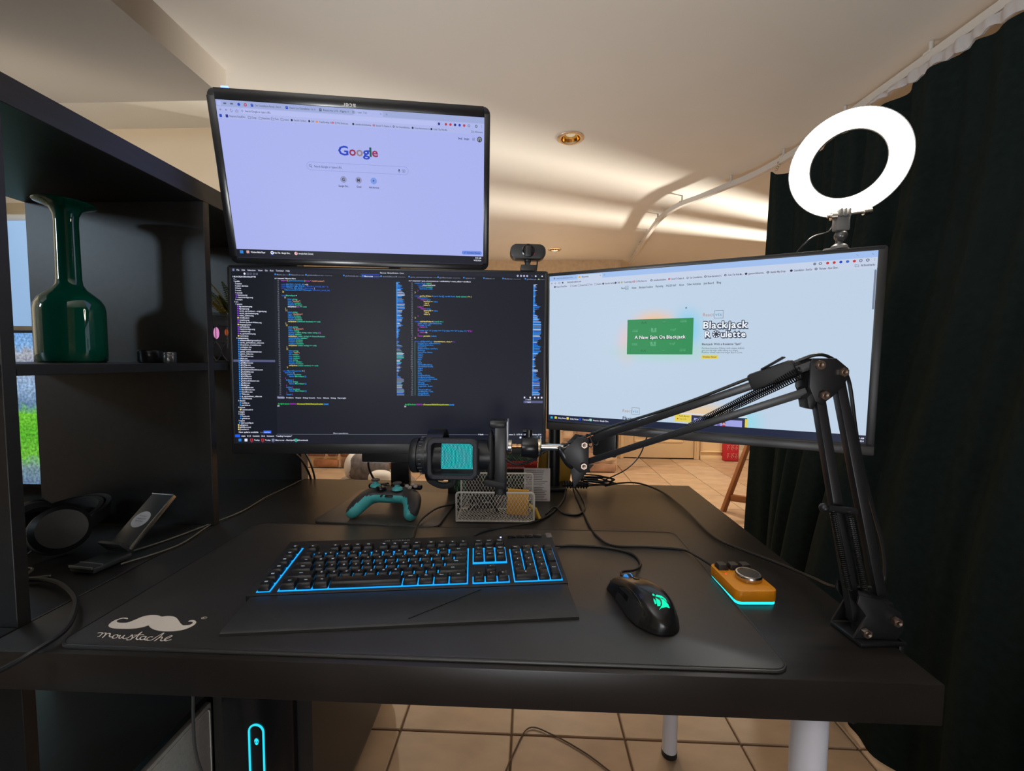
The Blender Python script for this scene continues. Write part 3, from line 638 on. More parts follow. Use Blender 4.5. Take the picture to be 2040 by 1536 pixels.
for x0 in (138, 545):
    x = x0; 
    for tt, c, w in (('dev@FireSonic', PG, 36), ('MINGW64', PP, 20), ('~/Documents/GitHub/BlackjackRoulette', PY, 86), ('(main)', CB, 16)): p.text(tt, x, 434.5, 6.2, c, 'x', 1, width=w); x += w+1
    p.text('$', x0-2, 441, 6, CW, 'b', 1); p.rect(x0+2, 436.5, x0+3.8, 441.5, CW, 1)
for xx in (938, 957, 972, 984, 995): p.rr(xx-2.5, 404.5, xx+2.5, 410, 1, CW, 1)
p.rect(935, 417.5, 999, 425.5, SEL, 0); p.text('bash', 948, 415.6, 6, CW, 'b', 1); p.text('bash', 948, 424, 6, CW, 'b', 1); p.rr(941, 411.5, 946, 415.8, 0.8, CD, 1); p.rr(941, 419.6, 946, 424, 0.8, CD, 1); p.rect(934.5, 417.5, 936, 425.5, LBL, 1)
p.text('0 bash', 786, 533, 6, CW, 'b', 1); p.text('Spaces: 2   UTF-8   LF   TypeScript JSX', 880, 533, 6, CW, 'b', 1, width=116)
for xx, c in ((926, CW), (939, CB), (950, CW)): p.rr(xx-3, 538, xx+3, 544, 1, c, 1)
p.text('9:33 AM', 996, 541, 5.6, CW, 'b', 1, 'R'); p.text('14/12/2024', 996, 548, 5.6, CW, 'b', 1, 'R')
for x, c, tt in ((15, E('start', 38, 130, 220), ''), (34, CW, ''), (52, RED, 'Today'), (87, RED, 'Today'), (120, CD, 'Macro.tsx - BlackjackRou..'), (193, CG, 'Downloads')):
    p.rr(x-4.6, 546.6, x+4.6, 555.8, 1.2, c, 1)
    if c in (RED, CG): p.rect(x-2, 549, x+2, 553, BLK, 2)
    p.text(tt, x+7.5, 553.6, 6.4, CW, 'b', 1)
    if tt: p.rect(x-1.5, 557.6, x+1.5, 558.6, CD, 1)
p.build('editor_graphics', mid_s, mfn)
# stand
st_rot = rotZ(math.radians(-3.5))
b = MB(); b.prism(rrect(0.285, 0.235, 0.022, 5), 0, 0.0055, bevel=0.0015)
k = b; k.bm.transform(Matrix.Translation((0.352, 0.528, T)) @ st_rot.to_4x4())
obj('base_plate', b, mat('bronze_grey_base', (0.075, 0.066, 0.060), 0.33, 0.3, var=0.06, scale=4), mid_m, world=True)
obj('column', MB().box((0.336, 0.640, T+0.2), (0.050, 0.024, 0.39), bevel=0.004), m_satin, mid_m, world=True)
b = MB(); b.box((0.345, 0.585, 1.09), (0.10, 0.13, 0.10), bevel=0.01); obj('hinge', b, m_satin, mid_m, world=True)
b = MB(); b.box((0.375, 0.513, 0.885), (0.185, 0.020, 0.050), bevel=0.005); obj('lower_cover', b, m_satin, mid_m, world=True)

# --- right monitor with the web page
RW = 0.5973
page = mat('right_page', (0.006, 0.006, 0.006), 0.4, spec=0.12, emis=srgb(190, 210, 230), es=1.0)
nt = page.node_tree; bs = nt.nodes['Principled BSDF']; tc = nt.nodes.new('ShaderNodeTexCoord')
last = None; basec = (*srgb(190, 208, 228), 1)
# the page itself shows soft coloured halos behind its pictures
for (gx, gy, sx, sy, rgb) in ((390, 188, 52, 30, (240, 192, 140)), (500, 215, 36, 52, (120, 205, 235)), (300, 260, 28, 50, (222, 198, 200)), (560, 500, 70, 26, (236, 200, 150)), (690, 525, 34, 40, (150, 218, 235)), (420, 290, 120, 26, (170, 214, 205))):
    mp = nt.nodes.new('ShaderNodeMapping'); mp.vector_type = 'POINT'
    k = RW/1000; hx, hz = gx*k, RW*9/16-gy*k
    mp.inputs['Location'].default_value = (-hx/(sx*k), 0, -hz/(sy*k)); mp.inputs['Scale'].default_value = (1/(sx*k), 0, 1/(sy*k))
    nt.links.new(tc.outputs['Object'], mp.inputs[0])
    ln = nt.nodes.new('ShaderNodeVectorMath'); ln.operation = 'LENGTH'; nt.links.new(mp.outputs[0], ln.inputs[0])
    mr = nt.nodes.new('ShaderNodeMapRange'); mr.interpolation_type = 'SMOOTHSTEP'; mr.inputs[1].default_value = 0.2; mr.inputs[2].default_value = 2.0; mr.inputs[3].default_value = 0.85; mr.inputs[4].default_value = 0.0
    nt.links.new(ln.outputs['Value'], mr.inputs[0])
    mx = nt.nodes.new('ShaderNodeMix'); mx.data_type = 'RGBA'; mx.inputs[6].default_value = basec; mx.inputs[7].default_value = (*srgb(*rgb), 1)
    nt.links.new(mr.outputs[0], mx.inputs[0])
    if last is not None: nt.links.new(last, mx.inputs[6])
    last = mx.outputs[2]
nt.links.new(last, bs.inputs['Emission Color'])
rt_m, rt_s, rfn, RH = monitor('monitor', 'right monitor turned inwards, showing a bright blackjack game web page', (0.728, 0.526, 0.964), (0.921, -0.389, -0.003), (-0.004, -0.026, 1.0), RW, (0.006, 0.013, 0.0075, 0.012), m_satin, page, 0.020, 0.003)
obj('chin', MB().box((RW/2+0.0035, 0.002, -0.0125), (RW+0.019, 0.010, 0.017), bevel=0.002), m_chin, rt_m)
p = Print(); RB = E('r_tabs', 160, 190, 236); RT = E('r_tool', 196, 208, 230); RI = E('r_ink', 64, 74, 98); RI2 = E('r_ink2', 120, 130, 152); RD = E('r_dark', 34, 40, 62)
p.rect(0, 0, 1000, 19, RB); p.rect(0, 19, 1000, 50, RT); p.rr(112, 3, 205, 22, 4, RT, 1)
p.text('reactvts-blackjack-dev...', 28, 12, 9, RI2, 'b', 1, width=70); p.disc(20, 9, 3.4, RI2, 1)
p.disc(119, 10.5, 4, E('amber', 220, 170, 50), 2); p.text('Reactvts', 128, 13.5, 9, RI, 'b', 2, width=26)
for x in (104, 198): p.line([(x-2, 8), (x+2, 12)], 0.9, RI2, 2); p.line([(x-2, 12), (x+2, 8)], 0.9, RI2, 2)
p.line([(210, 10), (216, 10)], 1, RI2, 1); p.line([(213, 7), (213, 13)], 1, RI2, 1)
for x in (10, 24): p.line([(x+4, 27), (x-3, 27)], 1.1, RI2, 1); p.line([(x, 24), (x-3, 27), (x, 30)], 1.1, RI2, 1)
p.disc(40, 27, 4, RI2, 1); p.disc(40, 27, 2.6, RT, 2); p.disc(53, 27, 3.4, RI, 1); p.text('blackjackroulette.com', 72, 29.5, 9, RI, 'b', 1, width=54)
bms = [(23, RI, 'Reactv Read/Dev', 47), (88, None, 'Comp', 17), (118, None, 'Reactives', 26), (152, None, 'Tech', 12), (180, None, 'Assets', 18), (210, RI, 'Reactfix Cardinary', 44), (268, RI, 'SHI', 10), (292, E('olive2', 160, 170, 120), 'Transforming A..', 44), (340, RED, '(3) Why Demos are..', 48), (404, RI, 'onwebsocketslites..', 56), (468, RED, 'Second To Deploy A..', 54), (532, RI2, 'Our Constellations..', 52), (592, RI, 'Rose-the-memory-l..', 54), (657, RI, 'Code | The Web Mo..', 55), (722, RD, 'gameworldsources..', 56), (788, RI, 'Gambler Map Group..', 54), (856, RD, 'Constellation - SlotsCar', 60), (925, RI, 'Thirteen - Slow Glow..', 62)]
for x, c, tt, w in bms:
    x2 = 321+(x-340)*0.913 if x > 260 else x; w2 = w*(0.78 if x > 260 else 0.9)
    if c is None: p.line([(x2-4, 37.5), (x2-1, 37.5), (x2, 39), (x2+4, 39), (x2+4, 44.5), (x2-4, 44.5)], 1.0, RI2, 1, True)
    else: p.disc(x2-1, 41, 3.6, c, 1, 12)
    if c in (RI, RI2, RED) and x > 300: p.disc(x2-1, 41, 1.7, RT, 2, 10)
    p.text(tt, x2+6, 44, 8.5, RI, 'b', 1, width=w2)
p.text('All Bookmarks', 962, 42.5, 8.5, RI, 'b', 1, width=33); p.line([(948, 36.5), (951, 36.5), (952, 38), (957, 38), (957, 43), (948, 43)], 1, RI2, 1, True)
for x, c in ((850, RI2), (864, RI), (882, RED), (898, RED), (914, LBL), (930, E('blue3', 60, 100, 200)), (946, RED), (961, RI), (977, RD)):
    p.disc(x, 26, 4, c, 1, 8 if c in (LBL, RED) else 14)
    if c in (RI, RD): p.disc(x, 26, 2.4, RT, 2)
for y in (23, 26, 29): p.disc(993, y, 0.8, RI2, 1, 8)
for x in (952, 988): p.line([(x-2.5, 7), (x+2.5, 12)], 0.9, RI2, 1)
p.rr(994, 54, 999, 168, 2.4, RI2, 1)
# page header
p.text('React', 275, 65, 9, RD, 'b', 1, width=14); p.line([(289.5, 55.5), (299, 55.5), (299, 67.5), (289.5, 67.5)], 0.9, RI, 1, True); p.text('vts', 291, 65, 8.5, E('r_cy', 60, 130, 160), 'b', 1, width=7)
x = 312
for tt, w in (('Home', 16), ('Blackjack Roulette', 47), ('Playtesting', 25), ('FAQ/2D Stuff', 33), ('About', 16), ('Other Activities', 43), ('Join Board', 30), ('Blog', 13)): p.text(tt, x, 66.2, 9.4, RI, 'b', 1, width=w); x += w+9.0
CG2 = E('card_green', 45, 140, 84); CG3 = E('card_motif', 92, 172, 124); CG4 = E('card_motif_dark', 36, 108, 66)
p.rect(299.3, 175.5, 518.4, 299.5, CG2, 1)
for y, row in ((187, ((357, 'd', 'AA'), (424, 's', '_'), (487, 't', 'cards'))), (217, ((327, 't', 'odds'), (391, 'l', 'RS'), (455, 'o', 'sqf'))), (265, ((326, 't', 'odds'), (390, 'l', 'RS'), (454, 'o', 'sqf'))), (286, ((357, 'd', 'AA'), (424, 's', '_'), (487, 't', 'cards')))):
    for x, k, tt in row:
        if k == 'l': p.text(tt, x, y, 13, CG3, 'x', 2, 'C', width=20); p.rect(x-9, y+2, x+9, y+5, CG3, 2)
        elif k == 'd': p.text(tt, x, y+4, 11, CG4, 'b', 2, 'C', width=20)
        elif k == 's': p.rect(x-4, y-1, x+4, y+0.6, CG3, 2); p.rect(x-5, y+1.4, x+5, y+3, CG4, 2)
        elif k == 'o': p.text(tt, x, y, 11, CG3, 'r', 2, 'C', width=20)
        else: p.rect(x-10, y-5, x+10, y-3.8, CG3, 2); p.text(tt, x, y+2.5, 8, CG3, 'b', 2, 'C', width=20)
p.text('A New Spin On Blackjack', 325.6, 245.4, 16, E('card_shadow', 22, 64, 42), 'x', 3, width=171); p.text('A New Spin On Blackjack', 326, 244.4, 16, E('page_white', 232, 238, 240), 'b', 4, width=170)
OR = E('react_or', 176, 130, 110)
for (x, y, w, bx0, by0, bx1, by1, vx) in ((547, 172, 34, 581, 154.5, 607.5, 179.5, 584), (288.5, 511, 33, 321.5, 493.5, 348, 517.5, 324)):
    p.text('Reac', x, y, 15.5, OR, 'r', 1, width=27.5); p.text('t', x+28.5, y, 15.5, RI2, 'r', 1, width=5)
    p.line([(bx0, by0), (bx1, by0), (bx1, by1), (bx0, by1)], 0.9, RI, 1, True); p.text('vts', vx, y, 15.5, E('react_cy', 74, 146, 172), 'r', 1, width=20)
OUT = E('logo_outline', 52, 62, 84); LW = E('logo_white', 236, 242, 248)
def slab(tt, x, y, size, w):
    for dx, dy_ in ((0, 0), (1.4, 1.4)): p.text(tt, x-1.0+dx, y+0.8+dy_, size*1.02, OUT, 'x', 2, width=w+2.0)
    for dx in (-0.9, 0.9):
        for dy_ in (-0.9, 0.9): p.text(tt, x+dx, y+dy_, size, OUT, 'x', 2, width=w)
    p.text(tt, x, y, size, LW, 'b', 4, width=w)
slab('Blackjack', 549, 212.5, 32, 134)
slab('R', 555, 242, 29, 20); slab('ulette', 603, 242, 28, 74)
p.disc(589, 232, 12.4, OUT, 3, 24); 
for a in range(8):
    q0, q1 = a*PI/4, a*PI/4+PI/8
    p.poly([(589+r_*math.cos(-t_), 232+r_*math.sin(-t_)) for r_, t_ in ((6, q0), (10.6, q0), (10.6, q1), (6, q1))][::-1], LW, 4)
p.disc(589, 232, 5.6, E('wheel_hub', 46, 54, 74), 4, 16); p.disc(589, 232, 2.0, OUT, 5, 8)
p.text('Blackjack With a Roulette "Spin"', 547, 268, 9.4, RD, 'b', 1, width=117)
for y, tt, w in ((281, 'Purchase Insurance Policies with unique abilities', 126), (288, 'give you the edge while taking on a larger', 108), (295, 'Roulette wheels with even larger Buy-in Costs.', 121)): p.text(tt, 547.4, y, 7.8, RI, 'r', 1, width=w)
p.rr(546.5, 302, 597, 313.5, 2, YEL, 1); p.text('Wishlist Now!', 550, 310.5, 8.6, E('wish_ink', 120, 100, 30), 'b', 2, width=43)
p.text('Playtesting', 289, 539, 16, RD, 'b', 1, width=72)
p.poly([(492, 137), (492, 145), (494.4, 143), (497.6, 143)], RI, 2)
p.rect(522, 508, 690, 540, E('panel_navy', 44, 48, 78), 1); p.rect(530, 517, 676, 540, E('panel_lav', 158, 162, 226), 2)
p.rect(468, 507, 521, 533, YEL, 2); p.text('Pacific Mystery', 482, 515, 7, E('wish_ink', 120, 100, 30), 'b', 3, width=34); p.text('dog cards', 484, 525, 6.6, E('wish_ink', 120, 100, 30), 'r', 3, width=22); p.disc(478, 523, 2.4, RED, 3); p.rect(684, 511, 692, 538, YEL, 3)
p.rect(468, 502, 690, 506, E('panel_bar', 214, 222, 232), 1)
for i, (x, y) in enumerate(((585, 529), (607, 528), (622, 530))):   # three plain round heads of a small picture
    p.disc(x, y-1.2, 5.2, E('head_hair', 64, 44, 74), 3, 14); p.disc(x+0.5, y+0.8, 3.8, E('head_face', 216, 150, 140), 4, 12); p.rect(x-5, y+5, x+5, 540, RED if i == 2 else E('shirt', 110, 100, 190), 3)
p.rect(0, 538.5, 1000, 562.5, E('r_task', 30, 36, 60), 5)
p.rr(8, 545, 17, 554, 1.4, E('r_start', 30, 170, 214), 6)
for x, c, tt, w in ((29, YEL, 'Sticky Notes', 33), (78, YEL, 'Sticky Notes', 34), (128, LBL, 'Terminal', 26), (169, E('mint', 150, 214, 190), 'Reactvts - Google Chro..', 60)): p.rr(x-4, 544.6, x+5, 553.6, 1.4, c, 6); p.text(tt, x+10, 552.4, 7.8, WHT, 'b', 6, width=w)
p.text('9:33 AM', 996, 550, 7, WHT, 'b', 6, 'R', width=20); p.text('14/12/2024', 996, 558.5, 7, WHT, 'b', 6, 'R', width=26)
p.build('page_graphics', rt_s, rfn)

obj('lower_cover', MB().box((0.862, 0.520, 0.925), (0.055, 0.030, 0.085), frame3((0.921, -0.389, 0), (0, 0, 1)), 0.004), m_satin, rt_m, world=True)
# pole that carries the upper and right monitors
pole = thing('monitor_pole_mount', 'black steel pole clamped to the back edge of the desk, holding two monitors', 'monitor mount', (0.7535, 0.718, T))
obj('pole', MB().cyl((0.7535, 0.718, T+0.008), (0.7535, 0.718, 1.235), 0.0165, seg=28), m_satin, pole, world=True)
b = MB(); b.box((0.7535, 0.722, T+0.005), (0.07, 0.080, 0.010), bevel=0.003); b.box((0.7535, 0.772, T-0.035), (0.07, 0.012, 0.10), bevel=0.003); b.box((0.7535, 0.735, T-0.085), (0.05, 0.07, 0.010), bevel=0.003); b.cyl((0.7535, 0.725, T-0.085), (0.7535, 0.725, T-0.050), 0.008)
obj('clamp', b, m_satin, pole, world=True)
def arm_mb(z, e):
    b = MB(); b.cyl((0.7535, 0.718, z-0.025), (0.7535, 0.718, z+0.025), 0.024); mid = Vector(((0.7535+e[0])/2+0.03, 0.715, z)); b.bar((0.7535, 0.718, z), mid, 0.03, 0.024, 0.006); b.bar(mid, e, 0.03, 0.024, 0.006); b.cyl(mid-Vector((0, 0, 0.02)), mid+Vector((0, 0, 0.02)), 0.02)
    return b
b = arm_mb(1.205, (0.33, 0.62, 1.205)); b.cyl((0.33, 0.62, 1.19), (0.33, 0.62, 1.47), 0.015); b.bar((0.33, 0.62, 1.46), (0.33, 0.545, 1.465), 0.03, 0.03, 0.005); obj('arm', b, m_satin, pole, world=True)
b = arm_mb(1.10, (1.04, 0.50, 1.12)); obj('arm', b, m_satin, pole, world=True)
obj('vesa_plate', MB().box((0.327, 0.530, 1.465), (0.11, 0.03, 0.11), frame3((0.988, 0.153, 0.004), (0.039, -0.213, 0.976)), 0.004), m_satin, pole, world=True)
obj('vesa_plate', MB().box((1.032, 0.480, 1.12), (0.11, 0.03, 0.11), frame3((0.921, -0.389, 0), (0, 0, 1)), 0.004), m_satin, pole, world=True)
# ------------------------------------------------------------------ things on the desk
m_rub = mat('matt_black_rubber', (0.013, 0.013, 0.014), 0.6)
m_plas = mat('black_plastic', (0.012, 0.012, 0.013), 0.45)
# desk mat
m_mat = mat('desk_mat_cloth', (0.027, 0.0235, 0.0215), 0.44, var=0.12, scale=25, bump=0.10, spec=1.0)
MZ = T+0.004
dm = thing('desk_mat', 'large black desk mat printed with a white moustache under the keyboard and mouse', 'desk mat', (0.54, 0.208, T))
b = MB(); b.prism(rrect(0.90, 0.401, 0.020, 6, 0.540, 0.2085), T+0.0001, MZ, bevel=0.0012); obj('cloth', b, m_mat, dm, world=True)
b = MB(); b.tube([(x, y, MZ-0.0004) for x, y in rrect(0.895, 0.396, 0.018, 5, 0.540, 0.2085)], 0.0011, 5, 1, True); obj('stitched_edge', b, m_plas, dm, world=True)
p = Print(); m_print = mat('white_print', srgb(226, 214, 200), 0.7)
# moustache outline and the hand-drawn word, in millimetres on the desk
mo = [(174.0, 71.1), (167.9, 73.5), (160.3, 74.1), (153.6, 73.0), (147.8, 69.3), (144.2, 61.7), (140.4, 56.3), (133.8, 55.2), (128.3, 55.4), (124.0, 57.1), (122.2, 59.9), (123.3, 62.6), (126.4, 64.2), (130.9, 63.5), (133.1, 63.3), (132.1, 65.0), (128.2, 66.3), (123.3, 65.8), (119.2, 62.1), (117.7, 56.8), (119.2, 51.4), (122.3, 47.6), (128.1, 44.5), (135.5, 43.1), (146.1, 42.9), (156.0, 43.4), (164.7, 45.2), (170.7, 48.3), (174.0, 51.4), (179.4, 47.8), (188.3, 43.7), (199.5, 41.1), (210.1, 40.8), (220.6, 42.2), (229.0, 46.2), (233.0, 52.1), (233.4, 58.0), (231.3, 62.1), (226.9, 65.0), (222.5, 65.7), (219.3, 64.1), (220.3, 62.0), (223.2, 62.2), (226.4, 61.6), (228.6, 58.9), (227.7, 55.8), (223.6, 54.4), (219.1, 54.4), (212.7, 58.1), (204.8, 64.1), (197.2, 69.3), (190.1, 72.2), (181.7, 73.0), (177.3, 71.8)]
p.poly([tuple(v)[:2] for v in catmull([Vector((a, c, 0)) for a, c in mo], 3, True)], m_print)
p.line([(235.1+3.6*math.cos(i*0.45), 71.3+2.2*math.sin(i*0.45)) for i in range(15)], 0.55, m_print); p.text('R', 233.4, 70.1, 2.6, m_print, 'b', sg=1, width=2.6)
for w in [[(123.0, 33.1), (125.2, 33.8), (128.2, 33.8), (130.5, 30.2), (131.2, 26.8), (129.9, 26.3)], [(130.5, 30.2), (130.9, 33.2), (133.2, 33.6), (136.4, 29.4), (138.2, 24.6)], [(137.9, 25.8), (136.3, 31.6), (138.5, 33.0), (141.1, 31.6), (143.4, 28.3), (147.1, 26.3), (148.1, 27.8)], [(151.2, 31.2), (148.8, 30.0), (149.2, 26.8), (152.5, 24.2), (155.4, 25.0), (154.7, 28.2), (151.2, 31.2)], [(154.1, 28.8), (156.3, 29.8), (158.4, 26.2), (161.6, 24.3), (161.9, 27.1), (161.5, 30.5)], [(161.5, 30.5), (163.8, 25.9), (167.6, 24.0), (168.4, 25.7)], [(169.9, 24.1), (170.8, 28.4), (170.3, 31.8), (175.2, 27.1), (177.2, 23.0), (174.3, 21.8), (172.0, 22.7)], [(177.1, 25.1), (177.4, 30.4), (177.4, 38.0), (179.2, 31.6), (182.1, 25.3), (186.3, 23.4), (187.1, 25.6)], [(173.7, 31.3), (178.1, 31.9), (184.5, 32.9)], [(190.7, 29.4), (186.7, 29.8), (186.2, 26.6), (189.4, 23.6), (192.4, 23.7), (192.6, 27.3), (191.4, 29.4), (193.9, 24.4), (197.8, 22.6)], [(200.4, 29.0), (197.0, 29.2), (196.0, 26.0), (199.5, 22.6), (203.3, 22.8), (204.8, 25.0)], [(204.8, 25.0), (205.2, 30.1), (206.9, 36.2), (207.6, 37.4), (208.7, 34.1), (209.7, 26.7), (209.5, 21.9), (209.7, 26.7), (211.4, 29.6), (214.0, 28.0), (215.8, 23.5), (219.3, 22.4)], [(219.3, 22.4), (221.5, 26.3), (223.4, 31.0), (222.3, 32.7), (220.5, 31.5), (219.1, 26.6), (221.7, 23.1), (225.0, 23.1), (227.9, 25.5)]]: p.line([tuple(v)[:2] for v in catmull([Vector((a, c, 0)) for a, c in w], 5)], 1.35, m_print)
p.build('moustache_print', dm, lambda x, y, l: tuple(WM[dm.name].inverted() @ Vector((x/1000, y/1000, MZ+0.0003+l*0.0003))))

# keyboard
KA = math.radians(7.4)
kb = thing('keyboard', 'black gaming keyboard with glowing blue light between its keys, on the desk mat', 'keyboard', (0.267, 0.111, MZ), rotz=KA)
LK, DK = 0.481, 0.157
def kz(y): return 0.0105 + 0.013*y/DK            # top surface height, rising to the rear
tilt = math.atan2(0.013, DK)
b = MB(); prof = [(0, 0.001), (0, 0.0095), (0.003, 0.0115), (DK-0.004, kz(DK)+0.001), (DK, kz(DK)-0.002), (DK, 0.001)]
b.loft([[Vector((x, y, z)) for y, z in prof] for x in (0, LK)])
m_kb = mat('keyboard_case', (0.020, 0.019, 0.020), 0.42, var=0.1, scale=80)
obj('case', b, m_kb, kb)
b = MB(); prof = [(-0.079, 0.0), (-0.079, 0.004), (-0.076, 0.006), (-0.003, 0.0095), (-0.0005, 0.0085), (-0.0005, 0.0)]
b.loft([[Vector((x, y, z)) for y, z in prof] for x in (0.008, LK-0.002)]); wr_ = obj('wrist_rest', b, mat('wrist_rest_rubber', (0.020, 0.019, 0.019), 0.5, spec=0.7, var=0.15, scale=60, bump=0.2), kb)
b = MB(); b.bar((0.245, -0.070, 0.0072), (0.345, -0.008, 0.0096), 0.0007, 0.0006); obj('seam', b, m_plas, wr_)
m_cy = glow('keyboard_backlight', srgb(20, 160, 255), 1.35)
Y0, PK = 0.0145, 0.0190
ZONES = dict(macro=(0.0125, 0.0325, 0.0030, 0.128), main=(0.0425, 0.3245, 0.0030, 0.1085), nav=(0.3315, 0.3895, 0.0575, 0.1085), arrow=(0.3315, 0.3895, 0.0030, 0.0215), numpad=(0.3965, 0.4735, 0.0030, 0.101))
b = MB()
for n, (x0, x1, y0, y1) in ZONES.items():
    b.box(((x0+x1)/2, (y0+y1)/2, kz((y0+y1)/2)+0.0014), (x1-x0, y1-y0, 0.0006), rotX(tilt))
b.bm.transform(Matrix.Translation((0, 0, 0.0004)))
obj('backlight', b, m_cy, kb, smooth=False)
m_key = mat('key_cap', (0.011, 0.011, 0.012), 0.38)
KM = {}
def key_mesh(w, d=0.0175):
    if (w, d) not in KM:
        b = MB(); lo = rrect(w, d, 0.0012, 2); hi = rrect(w-0.0042, d-0.0046, 0.0018, 2, 0, 0.0006)
        b.loft([[Vector((x, y, 0)) for x, y in lo], [Vector((x, y, 0.0035)) for x, y in lo], [Vector((x, y, 0.0092)) for x, y in hi], [Vector((x*0.94, y*0.94, 0.0094)) for x, y in hi]])
        me = bpy.data.meshes.new('key'); b.bm.to_mesh(me); b.bm.free(); me.materials.append(m_key); me.shade_smooth(); me.set_sharp_from_angle(angle=0.7); KM[(w, d)] = me
    return KM[(w, d)]
leg_p = Print(); m_leg_ = glow('key_legend', srgb(186, 204, 222), 1.0)
def key(x, y, w, s_, d=0.0175):
    z = kz(y)+0.0016
    inst('key', key_mesh(round(w, 4), d), (x, y, z), kb, rotX(tilt))
    if s_:
        sz = 0.0040 if len(s_) <= 2 else 0.0027
        leg_p.text(s_, x, y+0.0012-sz*0.3, sz, m_leg_, 'b', z+0.00985, 'C', sg=1)
W_K = 0.0170
def row(x, i, items, yo=0.0):
    for s_, u in items: key(x+u*PK/2, Y0+PK*i+yo, u*PK-0.0020, s_); x += u*PK
XM = 0.0435
row(XM, 0, [('Ctrl', 1.25), ('Win', 1.25), ('Alt', 1.25), ('', 5.75), ('AltGr', 1.25), ('Fn', 1.25), ('Menu', 1.25), ('Ctrl', 1.5)])
row(XM, 1, [('Shift', 2.25)]+[(c, 1) for c in 'ZXCVBNM,./']+[('Shift', 2.5)])
row(XM, 2, [('Caps', 1.75)]+[(c, 1) for c in "ASDFGHJKL;'"]+[('Enter', 2.0)])
row(XM, 3, [('Tab', 1.5)]+[(c, 1) for c in 'QWERTYUIOP[]']+[('\\', 1.25)])
row(XM, 4, [(c, 1) for c in '`1234567890-=']+[('Back', 1.75)])
row(XM, 5, [('Esc', 1)], 0.006); 
for g, x in enumerate((2.0, 6.4, 10.75)): row(XM+x*PK, 5, [('F%d' % (g*4+k+1), 1) for k in range(4)], 0.006)
XN = 0.3322
row(XN, 5, [('PrtSc', 1), ('ScrLk', 1), ('Pause', 1)], 0.006); row(XN, 4, [('Ins', 1), ('Home', 1), ('PgUp', 1)]); row(XN, 3, [('Del', 1), ('End', 1), ('PgDn', 1)])
row(XN, 0, [('<', 1), ('v', 1), ('>', 1)]); row(XN+PK, 1, [('^', 1)])
XP = 0.3972
row(XP, 4, [('Num', 1), ('/', 1), ('*', 1), ('-', 1)]); row(XP, 3, [('7', 1), ('8', 1), ('9', 1)]); row(XP, 2, [('4', 1), ('5', 1), ('6', 1)]); row(XP, 1, [('1', 1), ('2', 1), ('3', 1)]); row(XP, 0, [('0', 2), ('.', 1)])
key(XP+3.5*PK, Y0+2.5*PK, W_K, '+', 0.0175+PK); key(XP+3.5*PK, Y0+0.5*PK, W_K, 'Enter', 0.0175+PK)
for i in range(6): key(0.0222, 0.0135+0.0206*i, 0.0165, 'G%d' % (6-i))
leg_p.build('key_legends', kb, lambda x, y, z: (x, y, z), kind='stuff')
# badge, media keys, corner
p = Print(); m_bd = mat('grey_badge', (0.30, 0.29, 0.30), 0.4)
zb = kz(0.146)+0.0013
p.text('CORSAIR', 0.183, 0.1425, 0.0075, m_bd, 'b', 0, width=0.034, sg=1)
for k_, (dx, h) in enumerate(((0, 0.0040), (0.0030, 0.0058), (0.0062, 0.0072))): p.poly([(0.170+dx, 0.1428), (0.1735+dx, 0.1428), (0.1722+dx, 0.1428+h*0.6), (0.1706+dx, 0.1428+h)], m_bd)
me_fn = lambda x, y, l: (x, y, zb+0.0002)
p.build('maker_badge', kb, me_fn, label='small grey maker badge')
for i in range(4): 
    k = MB(); k.box((0.405+i*0.0165, 0.1455, kz(0.1455)+0.0022), (0.0145, 0.0085, 0.003), rotX(tilt), 0.0012); obj('media_key', k, m_gloss, kb)
k = MB(); k.cyl((0.384, 0.1455, kz(0.1455)+0.0008), (0.384, 0.1455, kz(0.1455)+0.0022), 0.0016, seg=12); obj('status_light', k, glow('status_blue', (0.25, 0.35, 1.0), 4), kb)
k = MB(); k.box((0.4765, 0.1475, kz(0.147)+0.0010), (0.011, 0.0165, 0.004), rotX(tilt), 0.0015); obj('corner_piece', k, mat('grey_corner', (0.22, 0.20, 0.19), 0.35, 0.4), kb)

# mouse
md = Vector((-0.036, 0.126, 0)).normalized(); ma = math.atan2(md.y, md.x)-PI/2
ms = thing('mouse', 'black gaming mouse with a glowing green sail emblem on the right of the desk mat', 'mouse', (0.8475, 0.124, MZ), rotz=ma)
def mouse_sec(v):
    # v 0 (tail) .. 1 (nose): half widths left/right, height, base
    y = -0.0635+0.127*v
    if v < 0.42:
        k = max(0.0, 1-((0.42-v)/0.425)**2.5)**0.5; wl = 0.0335*k; wr = 0.0345*k; h = 0.0405*max(0.02, 1-((0.42-v)/0.44)**2.3)**0.5
    else:
        k = (v-0.42)/0.58; wl = 0.0335-0.0050*math.sin(min(1, k*1.6)*PI/2)+0.0015*k; wr = 0.0345-0.0060*k; h = 0.0405-0.0235*k**1.6
    if v > 0.94: q_ = 1-((v-0.94)/0.06)**2*0.25; wl *= q_; wr *= q_
    wl = max(wl, 0.0012); wr = max(wr, 0.0012)
    return y, wl, wr, max(h, 0.003)
def mouse_pt(v, th):
    y, wl, wr, h = mouse_sec(v); c, s_ = math.cos(th), math.sin(th)
    x = (wr if c >= 0 else wl)*math.copysign(abs(c)**0.72, c)
    pinch = 1-0.10*math.sin(min(1, max(0, s_))*PI)
    return Vector((x*pinch, y, 0.0025+(h-0.0025)*max(0, s_)**0.80 if s_ > 0 else 0.0008))
NV = 40; ths = [PI*i/28 for i in range(29)]
t = bmesh.new(); g = [[t.verts.new(mouse_pt(i/NV, th)) for th in ths] for i in range(NV+1)]
